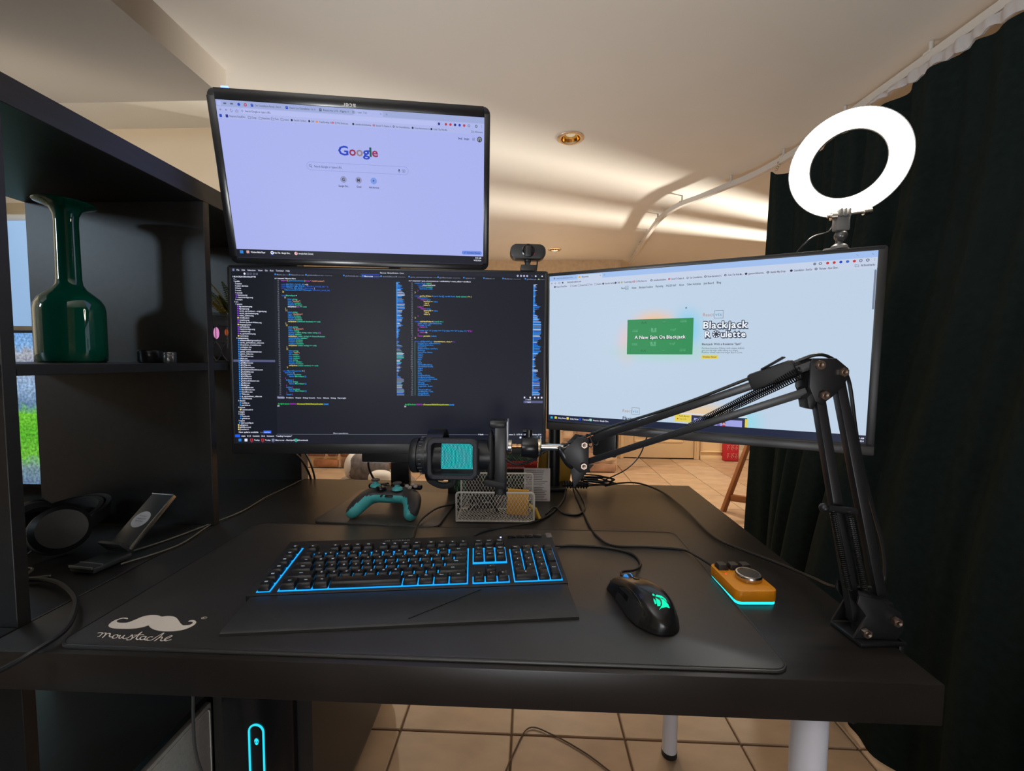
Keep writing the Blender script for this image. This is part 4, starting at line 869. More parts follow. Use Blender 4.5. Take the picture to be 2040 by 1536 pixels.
for i in range(NV):
    for j in range(28):
        try:
            f = t.faces.new((g[i][j], g[i+1][j], g[i+1][j+1], g[i][j+1]))
            v = (i+0.5)/NV; a = (j+0.5)/28
            f.material_index = 1 if (a > 0.80 and 0.20 < v < 0.72) else 0
        except ValueError: pass
t.faces.new([q[0] for q in g]+[q[-1] for q in g][::-1]); t.faces.new(g[-1]); t.faces.new(g[0][::-1])
bmesh.ops.recalc_face_normals(t, faces=t.faces[:])
me = bpy.data.meshes.new('shell'); t.to_mesh(me); t.free(); me.materials.append(mat('mouse_shell', (0.010, 0.010, 0.0105), 0.27, coat=0.15)); me.materials.append(m_rub)
obj('shell', me, None, ms, angle=60)
def on_mouse(v, th, lift=0.0006):
    a = mouse_pt(v, th); n = (mouse_pt(v+0.01, th)-a).cross(mouse_pt(v, th+0.02)-a).normalized()
    if n.z < 0: n = -n
    return a+n*lift
b = MB(); b.tube([on_mouse(v, PI*0.50, 0.0001) for v in (0.995, 0.93, 0.86, 0.78, 0.70, 0.62)], 0.0007, 6, 3); obj('button_gap', b, m_plas, ms)
b = MB(); b.tube([on_mouse(v, PI*a, 0.0002) for v, a in ((0.98, 0.80), (0.85, 0.80), (0.72, 0.79), (0.60, 0.74), (0.45, 0.72), (0.30, 0.735), (0.20, 0.79), (0.17, 0.86))], 0.0009, 6, 4); obj('grip_line', b, m_gloss, ms)
b = MB(); b.loft([[on_mouse(v, PI*a, 0.0012) for a in (0.83, 0.86, 0.89)] + [on_mouse(v, PI*a, -0.002) for a in (0.89, 0.86, 0.83)] for v in (0.46, 0.50, 0.60, 0.70, 0.75)]); obj('side_button', b, m_gloss, ms)
wy = mouse_sec(0.83)
b = MB(); b.cyl((-0.004, wy[0], wy[3]-0.0052), (0.004, wy[0], wy[3]-0.0052), 0.0085, seg=28); wh = obj('scroll_wheel', b, m_rub, ms)
b = MB()
for x in (-0.0036, 0.0036): b.cyl((x-0.0008, wy[0], wy[3]-0.0052), (x+0.0008, wy[0], wy[3]-0.0052), 0.0088, seg=28)
obj('wheel_light', b, glow('wheel_blue', srgb(60, 140, 220), 0.9), wh)
b = MB(); b.box((0, mouse_sec(0.66)[0], mouse_sec(0.66)[3]+0.0004), (0.0055, 0.010, 0.0016), rotX(-0.2), 0.0007); obj('dpi_button', b, m_gloss, ms)
# emblem: three sails
p = Print(); GE = glow('emblem_green', srgb(0, 236, 176), 1.25)
for poly in ([(0, 0), (3.0, 0.9), (6.0, 1.0), (9.2, 0.2), (8.8, 3.0), (6.6, 7.0), (4.6, 8.8), (4.8, 5.8), (4.0, 3.0)], [(0.6, 2.6), (2.9, 2.4), (3.9, 4.2), (4.0, 6.6), (3.0, 9.8), (2.2, 6.6)], [(-0.4, 4.4), (1.2, 4.8), (1.9, 7.0), (1.5, 9.6), (0.4, 7.4)], [(4.4, 9.4), (6.6, 8.2), (8.6, 4.6), (8.4, 7.6), (6.6, 10.6), (4.2, 12.6), (3.4, 11.2)], [(3.0, 11.2), (3.6, 12.6), (3.2, 14.4), (2.2, 12.8)]):
    p.poly(poly, GE)
def efn(x, y, l):
    v = 0.105+y*0.0120; th = PI*0.5 - (x-4.4)*0.047-0.02
    return tuple(on_mouse(v, th, 0.0005))
p.build('emblem', ms, efn, label='glowing green sail emblem')

# little yellow control pad
ca = math.radians(3.0)
cp = thing('control_pad', 'small yellow-orange control pad with a silver dial and cyan glowing base', 'control pad', (1.0195, 0.190, T), rotz=ca)
m_yel = mat('yellow_orange_plastic', srgb(226, 142, 8), 0.42, var=0.03, scale=60)
b = MB(); b.prism(rrect(0.0625, 0.0865, 0.009, 6), 0.0062, 0.0230, bevel=0.0012); obj('case', b, m_yel, cp)
b = MB(); b.prism(rrect(0.0600, 0.0840, 0.008, 6), 0.0018, 0.0063); obj('light_strip', b, glow('pad_cyan', srgb(40, 225, 235), 1.5), cp)
b = MB(); b.prism(rrect(0.054, 0.078, 0.008, 6), 0.0, 0.0019); obj('foot', b, m_plas, cp)
for x in (-0.0185, 0.0005, 0.0195):
    k = MB(); lo = rrect(0.0165, 0.0165, 0.0015, 2); hi = rrect(0.0125, 0.0125, 0.002, 2, 0, 0.0006)
    k.loft([[Vector((a+x, c+0.0275, 0.0225)) for a, c in lo], [Vector((a+x, c+0.0275, 0.0255)) for a, c in lo], [Vector((a+x, c+0.0275, 0.0305)) for a, c in hi]]); obj('key', k, mat('brown_black_key', (0.022, 0.018, 0.018), 0.4), cp)
dl = obj('dial', MB().lathe([(0.0185, 0.0230), (0.0190, 0.0236), (0.0190, 0.0310), (0.0182, 0.0322), (0.0160, 0.0324), (0.0158, 0.0318)], (0.007, -0.006, 0), 48), mat('silver_dial', (0.56, 0.53, 0.50), 0.24, 1.0), cp)
obj('dial_top', MB().lathe([(0.0158, 0.0312), (0.0155, 0.0319), (0.0001, 0.0320)], (0.007, -0.006, 0), 40), mat('dark_dial_face', (0.020, 0.019, 0.019), 0.35), dl)
obj('indicator', MB().sph((-0.0215, 0.0080, 0.0231), 0.0013, (1, 1, 0.5), 10), glow('indicator_red', (1.0, 0.03, 0.04), 2.0), cp)

# game controller: skinned body cut into a black face and a teal back shell
def skin_mesh(nodes, edges, sub=2):
    me = bpy.data.meshes.new('sk'); me.from_pydata([n[0] for n in nodes], edges, [])
    o = bpy.data.objects.new('sk', me); COL.objects.link(o)
    o.modifiers.new('s', 'SKIN'); sd = o.modifiers.new('u', 'SUBSURF'); sd.levels = sub; sd.render_levels = sub
    if not me.skin_vertices: me.attributes  # layer is made with the modifier
    if not me.skin_vertices:
        bm_ = bmesh.new(); bm_.from_mesh(me); bm_.verts.layers.skin.verify(); bm_.to_mesh(me); bm_.free()
    for v, n in zip(me.skin_vertices[0].data, nodes): v.radius = n[1] if isinstance(n[1], tuple) else (n[1], n[1])
    me.skin_vertices[0].data[0].use_root = True
    dg = bpy.context.evaluated_depsgraph_get(); r = bpy.data.meshes.new_from_object(o.evaluated_get(dg))
    bpy.data.objects.remove(o); bpy.data.meshes.remove(me); return r
gp = thing('game_controller', 'black game controller with teal back shell and grips, on the monitor base', 'game controller', (0.357, 0.487, T+0.0062), rotz=math.radians(-3.0))
# local: x right, y away (bumpers), z up.  grips run towards the viewer and down
def gsec(s_):
    return s_
nodes = [((0, 0.010, 0.040), (0.030, 0.019)), ((0.030, 0.010, 0.040), (0.031, 0.019)), ((-0.030, 0.010, 0.040), (0.031, 0.019)), ((0.052, 0.004, 0.037), (0.029, 0.020)), ((-0.052, 0.004, 0.037), (0.029, 0.020)),
         ((0.0615, -0.024, 0.028), (0.0210, 0.0205)), ((-0.0615, -0.024, 0.028), (0.0210, 0.0205)), ((0.0665, -0.050, 0.018), (0.0175, 0.0175)), ((-0.0665, -0.050, 0.018), (0.0175, 0.0175)), ((0.0675, -0.066, 0.0135), (0.0115, 0.0115)), ((-0.0675, -0.066, 0.0135), (0.0115, 0.0115))]
gm = skin_mesh(nodes, [(0, 1), (0, 2), (1, 3), (2, 4), (3, 5), (4, 6), (5, 7), (6, 8), (7, 9), (8, 10)], 3)
t = bmesh.new(); t.from_mesh(gm); bpy.data.meshes.remove(gm)
zmin = min(v.co.z for v in t.verts)
bmesh.ops.translate(t, vec=(0, 0, -zmin+0.0005), verts=t.verts)
def cut(upper):
    q = t.copy()
    kill = [f for f in q.faces if ((f.calc_center_median().z > 0.0425-1.0*max(0.0, abs(f.calc_center_median().x)-0.050)) != upper)]
    bmesh.ops.delete(q, geom=kill, context='FACES'); return q
m_cface = mat('controller_face', (0.030, 0.028, 0.030), 0.42, var=0.12, scale=10); m_teal = mat('teal_shell', srgb(72, 172, 176), 0.45, var=0.03, scale=40)
b = MB(); b.add(cut(True)); fc = obj('face_shell', b, m_cface, gp, angle=70)
b = MB(); b.add(cut(False)); bk = obj('back_shell', b, m_teal, gp, angle=70, label='teal back shell')
topz = 0.058
for (x, y) in ((-0.042, 0.016), (0.019, -0.004)):
    st = obj('thumb_stick', MB().lathe([(0.0125, 0.0), (0.0115, 0.004), (0.0065, 0.007), (0.0052, 0.0135)], (x, y, topz-0.004), 28), m_teal, gp)
    obj('stick_cap', MB().lathe([(0.0052, 0.013), (0.0098, 0.0140), (0.0102, 0.0165), (0.0088, 0.0175), (0.0060, 0.0168), (0.0001, 0.0166)], (x, y, topz-0.004), 28), mat('grey_stick_cap', (0.055, 0.052, 0.056), 0.55), st)
b = MB(); b.lathe([(0.0125, 0.0), (0.0120, 0.003), (0.0085, 0.0022), (0.0001, 0.0015)], (-0.019, -0.006, topz-0.002), 28); b.box((-0.019, -0.006, topz+0.001), (0.020, 0.0062, 0.003), bevel=0.001); b.box((-0.019, -0.006, topz+0.001), (0.0062, 0.020, 0.003), bevel=0.001); obj('direction_pad', b, m_gloss, gp)
for (dx, dy) in ((0.0105, 0), (-0.0105, 0), (0, 0.0105), (0, -0.0105)):
    k = MB(); k.sph((0.046+dx, 0.014+dy, topz-0.0005), 0.0053, (1, 1, 0.75), 14); obj('button', k, mat('pale_grey_button', srgb(150, 140, 138), 0.4), gp)
for x in (-0.009, 0.009): k = MB(); k.cyl((x, 0.012, topz-0.001), (x, 0.012, topz+0.0015), 0.003, seg=12); obj('menu_button', k, m_gloss, gp)
k = MB(); k.cyl((0, 0.026, topz-0.004), (0, 0.026, topz+0.001), 0.0075, seg=24); obj('home_button', k, m_gloss, gp)
for sx in (-1, 1): k = MB(); k.box((sx*0.042, 0.036, 0.050), (0.050, 0.014, 0.013), rotZ(-sx*0.18), 0.005); obj('bumper', k, m_gloss, gp)
k = MB(); k.cyl((-0.0135, -0.0225, 0.0430), (-0.0135, -0.0130, 0.0430), 0.0022, seg=14); obj('audio_jack', k, m_plas, bk)
k = MB(); k.box((0.004, -0.018, 0.0425), (0.018, 0.010, 0.0036), None, 0.0012); obj('port', k, m_plas, bk)

# webcam on the middle monitor
Rm = frame3((0.997, 0.083, -0.003), (0, 0, 1))
wc = thing('webcam', 'small black webcam clipped on top of the middle monitor', 'webcam', (0.676, 0.520, 1.318), Rm)
MY = Matrix(((1, 0, 0, 0), (0, 0, 1, 0), (0, 1, 0, 0), (0, 0, 0, 1)))
b = MB(); b.prism(rrect(0.0815, 0.034, 0.015, 6), -0.014, 0.016, Matrix.Translation((-0.002, 0, 0.037)) @ MY, bevel=0.003); bd = obj('body', b, m_plas, wc)
ln_ = obj('lens', MB().lathe([(0.0150, 0.0), (0.0150, 0.0035), (0.0125, 0.0045), (0.0105, 0.003), (0.0001, 0.0036)], (-0.002, -0.0135, 0.038), 32, (0, -1, 0)), m_gloss, wc)
obj('shutter', MB().box((-0.002, -0.0190, 0.0365), (0.013, 0.0022, 0.024), bevel=0.001), m_satin, ln_)
obj('red_dot', MB().sph((0.0105, -0.0142, 0.0315), 0.0030, (1, 0.4, 1), 12), mat('red_lens_dot', (0.25, 0.01, 0.03), 0.25, emis=(0.5, 0.02, 0.06), es=0.25), wc)
b = MB(); b.cyl((-0.002, 0, 0.006), (-0.002, 0, 0.022), 0.0065); b.sph((-0.002, 0, 0.019), 0.0085); obj('swivel', b, m_plas, wc)
b = MB(); b.box((0, 0.004, 0.0035), (0.036, 0.030, 0.008), bevel=0.0015); b.box((0, -0.0115, -0.001), (0.035, 0.003, 0.011), bevel=0.001); b.box((0, 0.0290, -0.014), (0.034, 0.004, 0.040), bevel=0.001); obj('clip', b, m_plas, wc)
b = MB(); b.tube([(0.022, 0.008, 0.024), (0.0215, 0.016, 0.010), (0.0205, 0.024, -0.004), (0.020, 0.036, -0.05), (0.02, 0.04, -0.14)], 0.0016, 6); obj('cable', b, m_plas, wc)

# ring light clipped behind the right monitor
RC = Vector((1.249, 0.331, 1.462)); view = (CAM-RC).normalized()
nrm = (view+Vector((-0.06, 0.04, 0.10))).normalized()
zl = nrm; xl = Vector((0, 0, 1)).cross(zl).normalized(); yl = zl.cross(xl)
Rr = Matrix((xl, yl, zl)).transposed()
rl = thing('ring_light', 'glowing white ring light standing above the right monitor', 'ring light', RC, Rr)
RO, RI_ = 0.0880, 0.0568
obj('diffuser', MB().lathe([(RI_, 0.002), (RI_+0.003, 0.0075), ((RO+RI_)/2, 0.0100), (RO-0.003, 0.0075), (RO, 0.002), (RO, 0.0), (RI_, 0.0), (RI_, 0.002)], seg=72), glow('ring_lamp', (1.0, 0.90, 0.76), 38.0), rl)
obj('housing', MB().lathe([(RI_-0.0015, 0.0015), (RI_-0.0015, -0.010), (RI_+0.006, -0.016), (RO-0.006, -0.016), (RO+0.0015, -0.010), (RO+0.0015, 0.0015), (RO-0.001, 0.0012), (RI_+0.001, 0.0012), (RI_-0.0015, 0.0015)], seg=72), m_satin, rl)
foot = RC - Rr @ Vector((0.006, RO+0.004, 0.008))
P1 = Vector((1.2345, 0.318, 1.352)); P2 = Vector((1.236, 0.322, 1.300))
m_gry = mat('grey_plastic', (0.13, 0.125, 0.12), 0.4)
b = MB(); b.bar(foot+Vector((0, 0, 0.012)), P1+Vector((0, 0, 0.008)), 0.020, 0.014, 0.003); b.bar(P1+Vector((0, 0, 0.018)), P1-Vector((0, 0, 0.012)), 0.024, 0.014, 0.003); obj('stem', b, m_gry, rl, world=True)
for k_ in (-0.007, 0, 0.007): 
    b = MB(); b.box(P1+Vector((k_, -0.004, 0.018)), (0.0035, 0.016, 0.014), bevel=0.001); obj('hinge_tooth', b, m_gry, rl, world=True)
b = MB(); b.cyl(P1+Vector((-0.026, -0.002, 0.013)), P1+Vector((0.028, -0.012, 0.017)), 0.003); b.cyl(P1+Vector((0.028, -0.012, 0.017)), P1+Vector((0.040, -0.014, 0.0185)), 0.0055); b.cyl(P1+Vector((-0.020, -0.002, 0.013)), P1+Vector((-0.012, -0.004, 0.013)), 0.007); obj('tilt_screw', b, m_chrome_rim, rl, world=True)
b = MB(); b.cyl(P2+Vector((0, 0.002, -0.11)), P2+Vector((0, 0, 0.030)), 0.006); b.sph(P2+Vector((0, -0.003, 0.032)), 0.0105, seg=20); obj('ball_joint', b, mat('dark_ball', (0.10, 0.095, 0.09), 0.25, 0.6), rl, world=True)
b = MB(); b.box(P2+Vector((0.0, 0.010, -0.012)), (0.040, 0.022, 0.05), frame3((0.921, -0.389, 0), (0, 0, 1)), 0.004); b.lathe([(0.013, 0), (0.013, 0.005), (0.009, 0.009)], P2+Vector((0, 0, 0.009)), 24); obj('clamp', b, m_gry, rl, world=True)
b = MB(); b.tube([foot+Vector((-0.010, 0.004, 0.002)), foot+Vector((-0.016, 0.010, -0.02)), P1+Vector((-0.040, 0.022, -0.02)), P2+Vector((-0.058, 0.046, -0.01)), P2+Vector((-0.07, 0.06, -0.12))], 0.0018, 6); obj('cable', b, m_plas, rl, world=True)
# ------------------------------------------------------------------ microphone and its boom arm
m_armp = mat('arm_black_paint', (0.014, 0.0135, 0.0155), 0.36)
m_bolt = mat('bolt_steel', srgb(176, 156, 142), 0.34, 1.0)
m_spring = mat('spring_black', (0.018, 0.018, 0.018), 0.3, 0.5)
B1, B2, B3 = Vector((1.0627, 0.1127, 1.1016)), Vector((1.094, 0.1134, 1.0923)), Vector((1.0692, 0.1107, 1.0616))
E1, E2 = Vector((0.7868, 0.3534, 0.9446)), Vector((0.7862, 0.3511, 0.9041))
A1, A2 = Vector((1.1159, 0.0830, 0.7640)), Vector((1.1538, 0.0926, 0.7790))
arm = thing('boom_stand', 'black jointed boom arm with springs, clamped to the right edge of the desk', 'boom stand', (1.132, 0.092, T))
adir = (E1-B1).normalized(); side = adir.cross(Vector((0, 0, 1))).normalized()
if side.y > 0: side = -side       # towards the viewer
for nm, p0, p1 in (('upper_bar', B1, E1), ('upper_bar', B3+Vector((-0.010, 0.004, 0.004)), E2)):
    b = MB(); b.bar(p0, p1, 0.0115, 0.0115, 0.001); obj(nm, b, m_armp, arm, world=True)
for p0, p1 in ((B3, A1+Vector((0, 0.004, 0.0))), (B2, A2)):
    b = MB(); b.bar(p0, p1, 0.0125, 0.0125, 0.001, upv=(0, 1, 0)); obj('lower_bar', b, m_armp, arm, world=True)
def helix(p0, p1, r, turns, wire, off=0.0):
    p0, p1 = Vector(p0), Vector(p1); d = (p1-p0).normalized(); x = d.cross(Vector((0, 0, 1))).normalized(); y = d.cross(x)
    n = turns*9
    b = MB(); b.tube([p0+(p1-p0)*(i/n)+x*r*math.cos(i*2*PI/9)+y*r*math.sin(i*2*PI/9) for i in range(n+1)], wire, 4, 1); return b
S0, S1 = Vector((0.9518, 0.2400, 0.9965)), Vector((1.0520, 0.1180, 1.0905))
for dz in (-0.0042, 0.0048):
    q0, q1 = S0+side*0.008+Vector((0, 0, dz*0.4)), S1+side*0.008+Vector((0, 0, dz)); m_ = (q0+q1)/2
    obj('spring', helix(q0, q1, 0.0042, 62, 0.0008), m_spring, arm, world=True)
L0, L1 = Vector((1.0910, 0.092, 0.9120)), Vector((1.1150, 0.086, 0.8080))
for dx in (-0.014, 0.006):
    obj('spring', helix(L0+Vector((dx, -0.010, 0)), L1+Vector((dx, -0.006, 0)), 0.0034, 40, 0.0008), m_spring, arm, world=True)
b = MB(); b.cyl(S0+side*0.014, S0-side*0.010, 0.0055, seg=16); obj('spring_pin', b, m_armp, arm, world=True)
b = MB(); b.cyl(L0+Vector((-0.024, -0.008, 0.003)), L0+Vector((0.016, -0.008, -0.001)), 0.0045, seg=16); b.sph(L0+Vector((-0.024, -0.008, 0.003)), 0.006); obj('spring_pin', b, m_armp, arm, world=True)
# joint plates: outlines in the plane of the joint (x right, z up), with real thickness
def plate(name, pts, y0, y1, parent, m=m_armp, bev=0.0012):
    b = MB(); b.prism(pts, 0, abs(y1-y0), MY, bevel=bev); b.bm.transform(Matrix.Translation((0, min(y0, y1), 0))); return obj(name, b, m, parent, world=True)
pts = [(1.0555, 1.1105), (1.085, 1.1105), (1.1010, 1.0975), (1.1020, 1.0870), (1.0960, 1.0740), (1.0830, 1.0600), (1.0690, 1.0490), (1.0600, 1.0530), (1.0520, 1.0720), (1.0520, 1.1040)]
plate('elbow_plate', pts, 0.1000, 0.1035, arm)
plate('elbow_plate', [(x-0.004, z) for x, z in pts], 0.1225, 0.1255, arm)
pl_ = [(1.0500, 1.058), (1.0640, 1.073), (1.0640, 1.0560), (1.0590, 1.0420), (1.0530, 1.0440)]
plate('elbow_stop', pl_, 0.1010, 0.1220, arm)
for P in (B1, B2, B3):
    b = MB(); b.cyl(P+Vector((0, -0.0165, 0)), P+Vector((0, 0.016, 0)), 0.0030, seg=14); b.cyl(P+Vector((0, -0.0165, 0)), P+Vector((0, -0.0120, 0)), 0.0062, seg=6 if P is not B1 else 24); b.lathe([(0.0001, 0), (0.0032, -0.0006), (0.0034, 0.0005)], P+Vector((0, -0.0170, 0)), 12, (0, 1, 0)); obj('bolt', b, m_bolt, arm, world=True)
# wrist joint at the microphone end
pts = [(0.7480, 0.9320), (0.7735, 0.9600), (0.7960, 0.9560), (0.7960, 0.9120), (0.7990, 0.8920), (0.7790, 0.8900), (0.7520, 0.9130)]
plate('wrist_plate', pts, 0.3320, 0.3355, arm); plate('wrist_plate', pts, 0.3640, 0.3670, arm)
plate('wrist_wing', [(0.7700, 0.9000), (0.8120, 0.8980), (0.7980, 0.8820), (0.7720, 0.8490), (0.7650, 0.8840)], 0.3665, 0.3700, arm)
for P in (E1, E2):
    b = MB(); b.cyl(P+Vector((0, -0.026, 0)), P+Vector((0, 0.018, 0)), 0.0035, seg=14); b.cyl(P+Vector((0, -0.0260, 0)), P+Vector((0, -0.0215, 0)), 0.0062, seg=6); b.lathe([(0.0001, 0), (0.0036, -0.0007), (0.0038, 0.0006)], P+Vector((0, -0.0265, 0)), 12, (0, 1, 0)); obj('bolt', b, m_bolt, arm, world=True)
b = MB(); b.cyl((0.7000, 0.3570, 0.9345), (0.7620, 0.3545, 0.9340), 0.0066, seg=24); obj('rod', b, mat('chrome', (0.72, 0.70, 0.68), 0.12, 1.0), arm, world=True)
b = MB(); b.sph((0.7520, 0.338, 0.9180), 0.026, (0.34, 0.22, 1.0), 20, rotY(-0.55)); b.cyl((0.7520, 0.340, 0.930), (0.7600, 0.352, 0.932), 0.006); obj('wing_lever', b, m_gloss, arm, world=True)
# clamp on the desk
b = MB(); b.box((1.132, 0.086, T+0.003), (0.062, 0.050, 0.006), rotZ(0.10), 0.002); b.box((1.1585, 0.086, T-0.020), (0.006, 0.044, 0.052), bevel=0.001); b.box((1.130, 0.086, T-0.088), (0.062, 0.044, 0.006), bevel=0.002); b.box((1.1585, 0.086, T-0.065), (0.006, 0.044, 0.048), bevel=0.001); b.cyl((1.118, 0.086, T-0.120), (1.118, 0.086, T-0.052), 0.0055); b.cyl((1.118, 0.086, T-0.054), (1.118, 0.086, T-0.050), 0.016); obj('clamp', b, m_armp, arm, world=True)
plate('base_plate', [(1.1000, 0.7500), (1.1550, 0.7500), (1.1625, 0.7640), (1.1590, 0.7850), (1.1350, 0.8010), (1.1050, 0.8080), (1.1030, 0.7960), (1.1150, 0.7800)], 0.0670, 0.0700, arm)
plate('base_plate', [(1.1000, 0.7500), (1.1550, 0.7500), (1.1625, 0.7640), (1.1590, 0.7850), (1.1350, 0.8010), (1.1050, 0.8080), (1.1030, 0.7960), (1.1150, 0.7800)], 0.1050, 0.1080, arm)
obj('base_block', MB().box((1.134, 0.0875, 0.776), (0.038, 0.034, 0.040), bevel=0.003), m_armp, arm, world=True)
b = MB(); b.cyl((1.132, 0.087, T+0.004), (1.132, 0.087, 0.762), 0.016, seg=28); obj('pivot', b, m_armp, arm, world=True)
for P in (Vector((1.1135, 0.0900, 0.7600)), Vector((1.1500, 0.0900, 0.7760))):
    b = MB(); b.cyl(P+Vector((0, -0.029, 0)), P+Vector((0, -0.018, 0)), 0.0035, seg=14); b.cyl(P+Vector((0, -0.0290, 0)), P+Vector((0, -0.0235, 0)), 0.0060, seg=6); b.lathe([(0.0001, 0), (0.0034, -0.0008), (0.0036, 0.0006)], P+Vector((0, -0.0296, 0)), 12, (0, 1, 0)); obj('bolt', b, m_bolt, arm, world=True)
# cable along the arm, and the wrap that holds it
upn = side.cross(adir).normalized(); upn = upn if upn.z > 0 else -upn
along = [E1.lerp(B1, f)+upn*(0.0095+0.002*math.sin(f*9)) for f in (0.02, 0.2, 0.4, 0.6, 0.8, 0.94)]
cab = [Vector((0.748, 0.345, 0.940))] + along + [Vector(v) for v in ((1.0660, 0.1140, 1.1150), (1.0860, 0.1145, 1.1120), (1.1020, 0.1140, 1.0980), (1.1130, 0.1137, 1.0760), (1.1215, 0.1102, 1.0150), (1.1300, 0.1079, 0.9700), (1.1450, 0.1050, 0.9104), (1.1600, 0.1024, 0.8563), (1.1620, 0.0998, 0.8180), (1.1500, 0.095, 0.8060), (1.1320, 0.105, 0.7980), (1.1180, 0.130, 0.7850), (1.1260, 0.185, 0.7690), (1.1150, 0.255, 0.7570), (1.0870, 0.330, 0.7480), (1.0620, 0.395, T+0.003), (1.062, 0.56, T+0.003), (1.05, 0.69, T+0.003), (1.00, 0.745, T+0.010), (0.945, 0.742, T+0.010), (0.90, 0.725, T+0.006))]
b = MB(); b.tube(cab, 0.0024, 6, 5); obj('cable', b, m_plas, arm, world=True)
V0 = E1.lerp(B1, 0.80)+upn*0.004; V1 = E1.lerp(B1, 0.955)+upn*0.004
b = MB(); b.bar(V0, V1, 0.020, 0.025, 0.005); b.bar(V0.lerp(V1, 0.35)+upn*0.013, V0.lerp(V1, 0.86)+upn*0.019, 0.018, 0.002, 0.0005); obj('cable_wrap', b, m_rub, arm, world=True)
b = MB()
for f in (0.04, 0.07): 
    P = E1.lerp(B1, f); b.tube([P+upn*0.013*math.cos(a)+side*0.011*math.sin(a) for a in [k*PI/6 for k in range(12)]], 0.0012, 5, 1, True)
obj('cable_tie', b, m_plas, arm, world=True)

# the microphone itself, lying on its side
MC = Vector((0.535, 0.352, 0.918))
mic = thing('microphone', 'black condenser microphone with glowing teal grille and square pop filter on the arm', 'microphone', MC, rotz=0.02)
def ring_x(prof, c=(0, 0, 0), seg=40): return MB().lathe(prof, c, seg, (1, 0, 0))
def mnode(op, a, b_=None):
    n = nt.nodes.new('ShaderNodeMath'); n.operation = op
    for i, v in enumerate((a, b_)):
        if v is None: continue
        if isinstance(v, (int, float)): n.inputs[i].default_value = v
        else: nt.links.new(v, n.inputs[i])
    return n.outputs[0]
gm_ = glow('grille_teal', srgb(4, 104, 118), 1.0); gd_ = glow('grille_dots', srgb(78, 250, 244), 1.15)
gr = obj('grille', ring_x([(0.0215, -0.0375), (0.0258, -0.0345), (0.0276, -0.0290), (0.0278, -0.024), (0.0278, 0.0405)], (0, 0.012, -0.004), 56), gm_, mic)
p = Print(); PD = 0.00275
for i in range(24):
    for j in range(64):
        a_ = (j+(0.5 if i % 2 else 0))*2*PI/64
        if math.cos(a_) > 0.25: continue          # only the side away from the back shell
        p.disc(-0.0265+i*PD, a_, 0.00088, gd_, 0, 6)
        # disc() lays out a circle in grid units; squash the angle so it stays round on the cylinder
        n_ = len(p.V)
        for q in range(n_-6, n_): x_, y_, l_ = p.V[q]; p.V[q] = (x_, a_+(y_-a_)/0.0280, l_)
p.build('grille_dots', gr, lambda x, y, l: (x, 0.012+0.0280*math.cos(y), -0.004+0.0280*math.sin(y)), kind='stuff')
b = MB(); b.box((0.003, 0.036, -0.0140), (0.086, 0.008, 0.074), bevel=0.004); obj("rear_shell", b, m_rub, mic)
b = ring_x([(0.001, -0.088), (0.0320, -0.088), (0.0345, -0.085), (0.0345, -0.074), (0.0310, -0.0735), (0.0310, -0.070), (0.0360, -0.069), (0.0375, -0.060), (0.0375, -0.050), (0.0340, -0.042), (0.0300, -0.032), (0.0276, -0.0318)], (0, 0.006, -0.004)); obj('base_body', b, m_satin, mic)
b = MB()
for i in range(26):
    a = i*2*PI/26; b.box((-0.0655, 0.006+0.0372*math.cos(a), -0.004+0.0372*math.sin(a)), (0.005 if i % 3 else 0.009, 0.0012, 0.0012), rotX(a))
obj('scale_marks', b, mat('dim_marks', (0.12, 0.12, 0.14), 0.5), mic)
b = ring_x([(0.0276, 0.0398), (0.0300, 0.040), (0.0310, 0.052), (0.0290, 0.070), (0.001, 0.072)], (0, 0.012, -0.004)); obj('head', b, m_satin, mic)
# square pop filter frame in front
def frame_mb(w, h, r, t_, y0, y1, cx, cz):
    o1 = rrect(w, h, r, 5, cx, cz); i1 = rrect(w-2*t_, h-2*t_, max(0.002, r-t_*0.6), 5, cx, cz); b = MB()
    rings = [[Vector((x, y, z)) for x, z in pts] for pts, y in ((o1, y0+0.002), (rrect(w-0.004, h-0.004, r-0.001, 5, cx, cz), y0), (rrect(w-2*t_+0.003, h-2*t_+0.003, r-t_*0.5, 5, cx, cz), y0), (i1, y0+0.002), (i1, y1), (o1, y1), (o1, y0+0.002))]
    b.loft(rings, cap=False); return b
pf = obj('pop_filter', frame_mb(0.0965, 0.0790, 0.013, 0.0095, -0.046, -0.034, 0.0005, 0.0), mat('blue_black_rubber', (0.017, 0.017, 0.024), 0.55), mic)
b = MB(); b.quad((-0.042, -0.038, -0.033), (0.043, -0.038, -0.033), (0.043, -0.038, 0.033), (-0.042, -0.038, 0.033))
flt = bpy.data.materials.new('pop_gauze'); flt.use_nodes = True; bs2 = flt.node_tree.nodes['Principled BSDF']; bs2.inputs['Base Color'].default_value = (0.04, 0.04, 0.05, 1); bs2.inputs['Alpha'].default_value = 0.20; bs2.inputs['Roughness'].default_value = 0.9
obj('gauze', b, flt, pf, smooth=False)
b = MB(); b.box((-0.046, -0.018, 0.002), (0.010, 0.040, 0.050), bevel=0.003); b.box((0.046, -0.018, 0), (0.006, 0.036, 0.03), bevel=0.002); obj('filter_bracket', b, m_rub, pf)
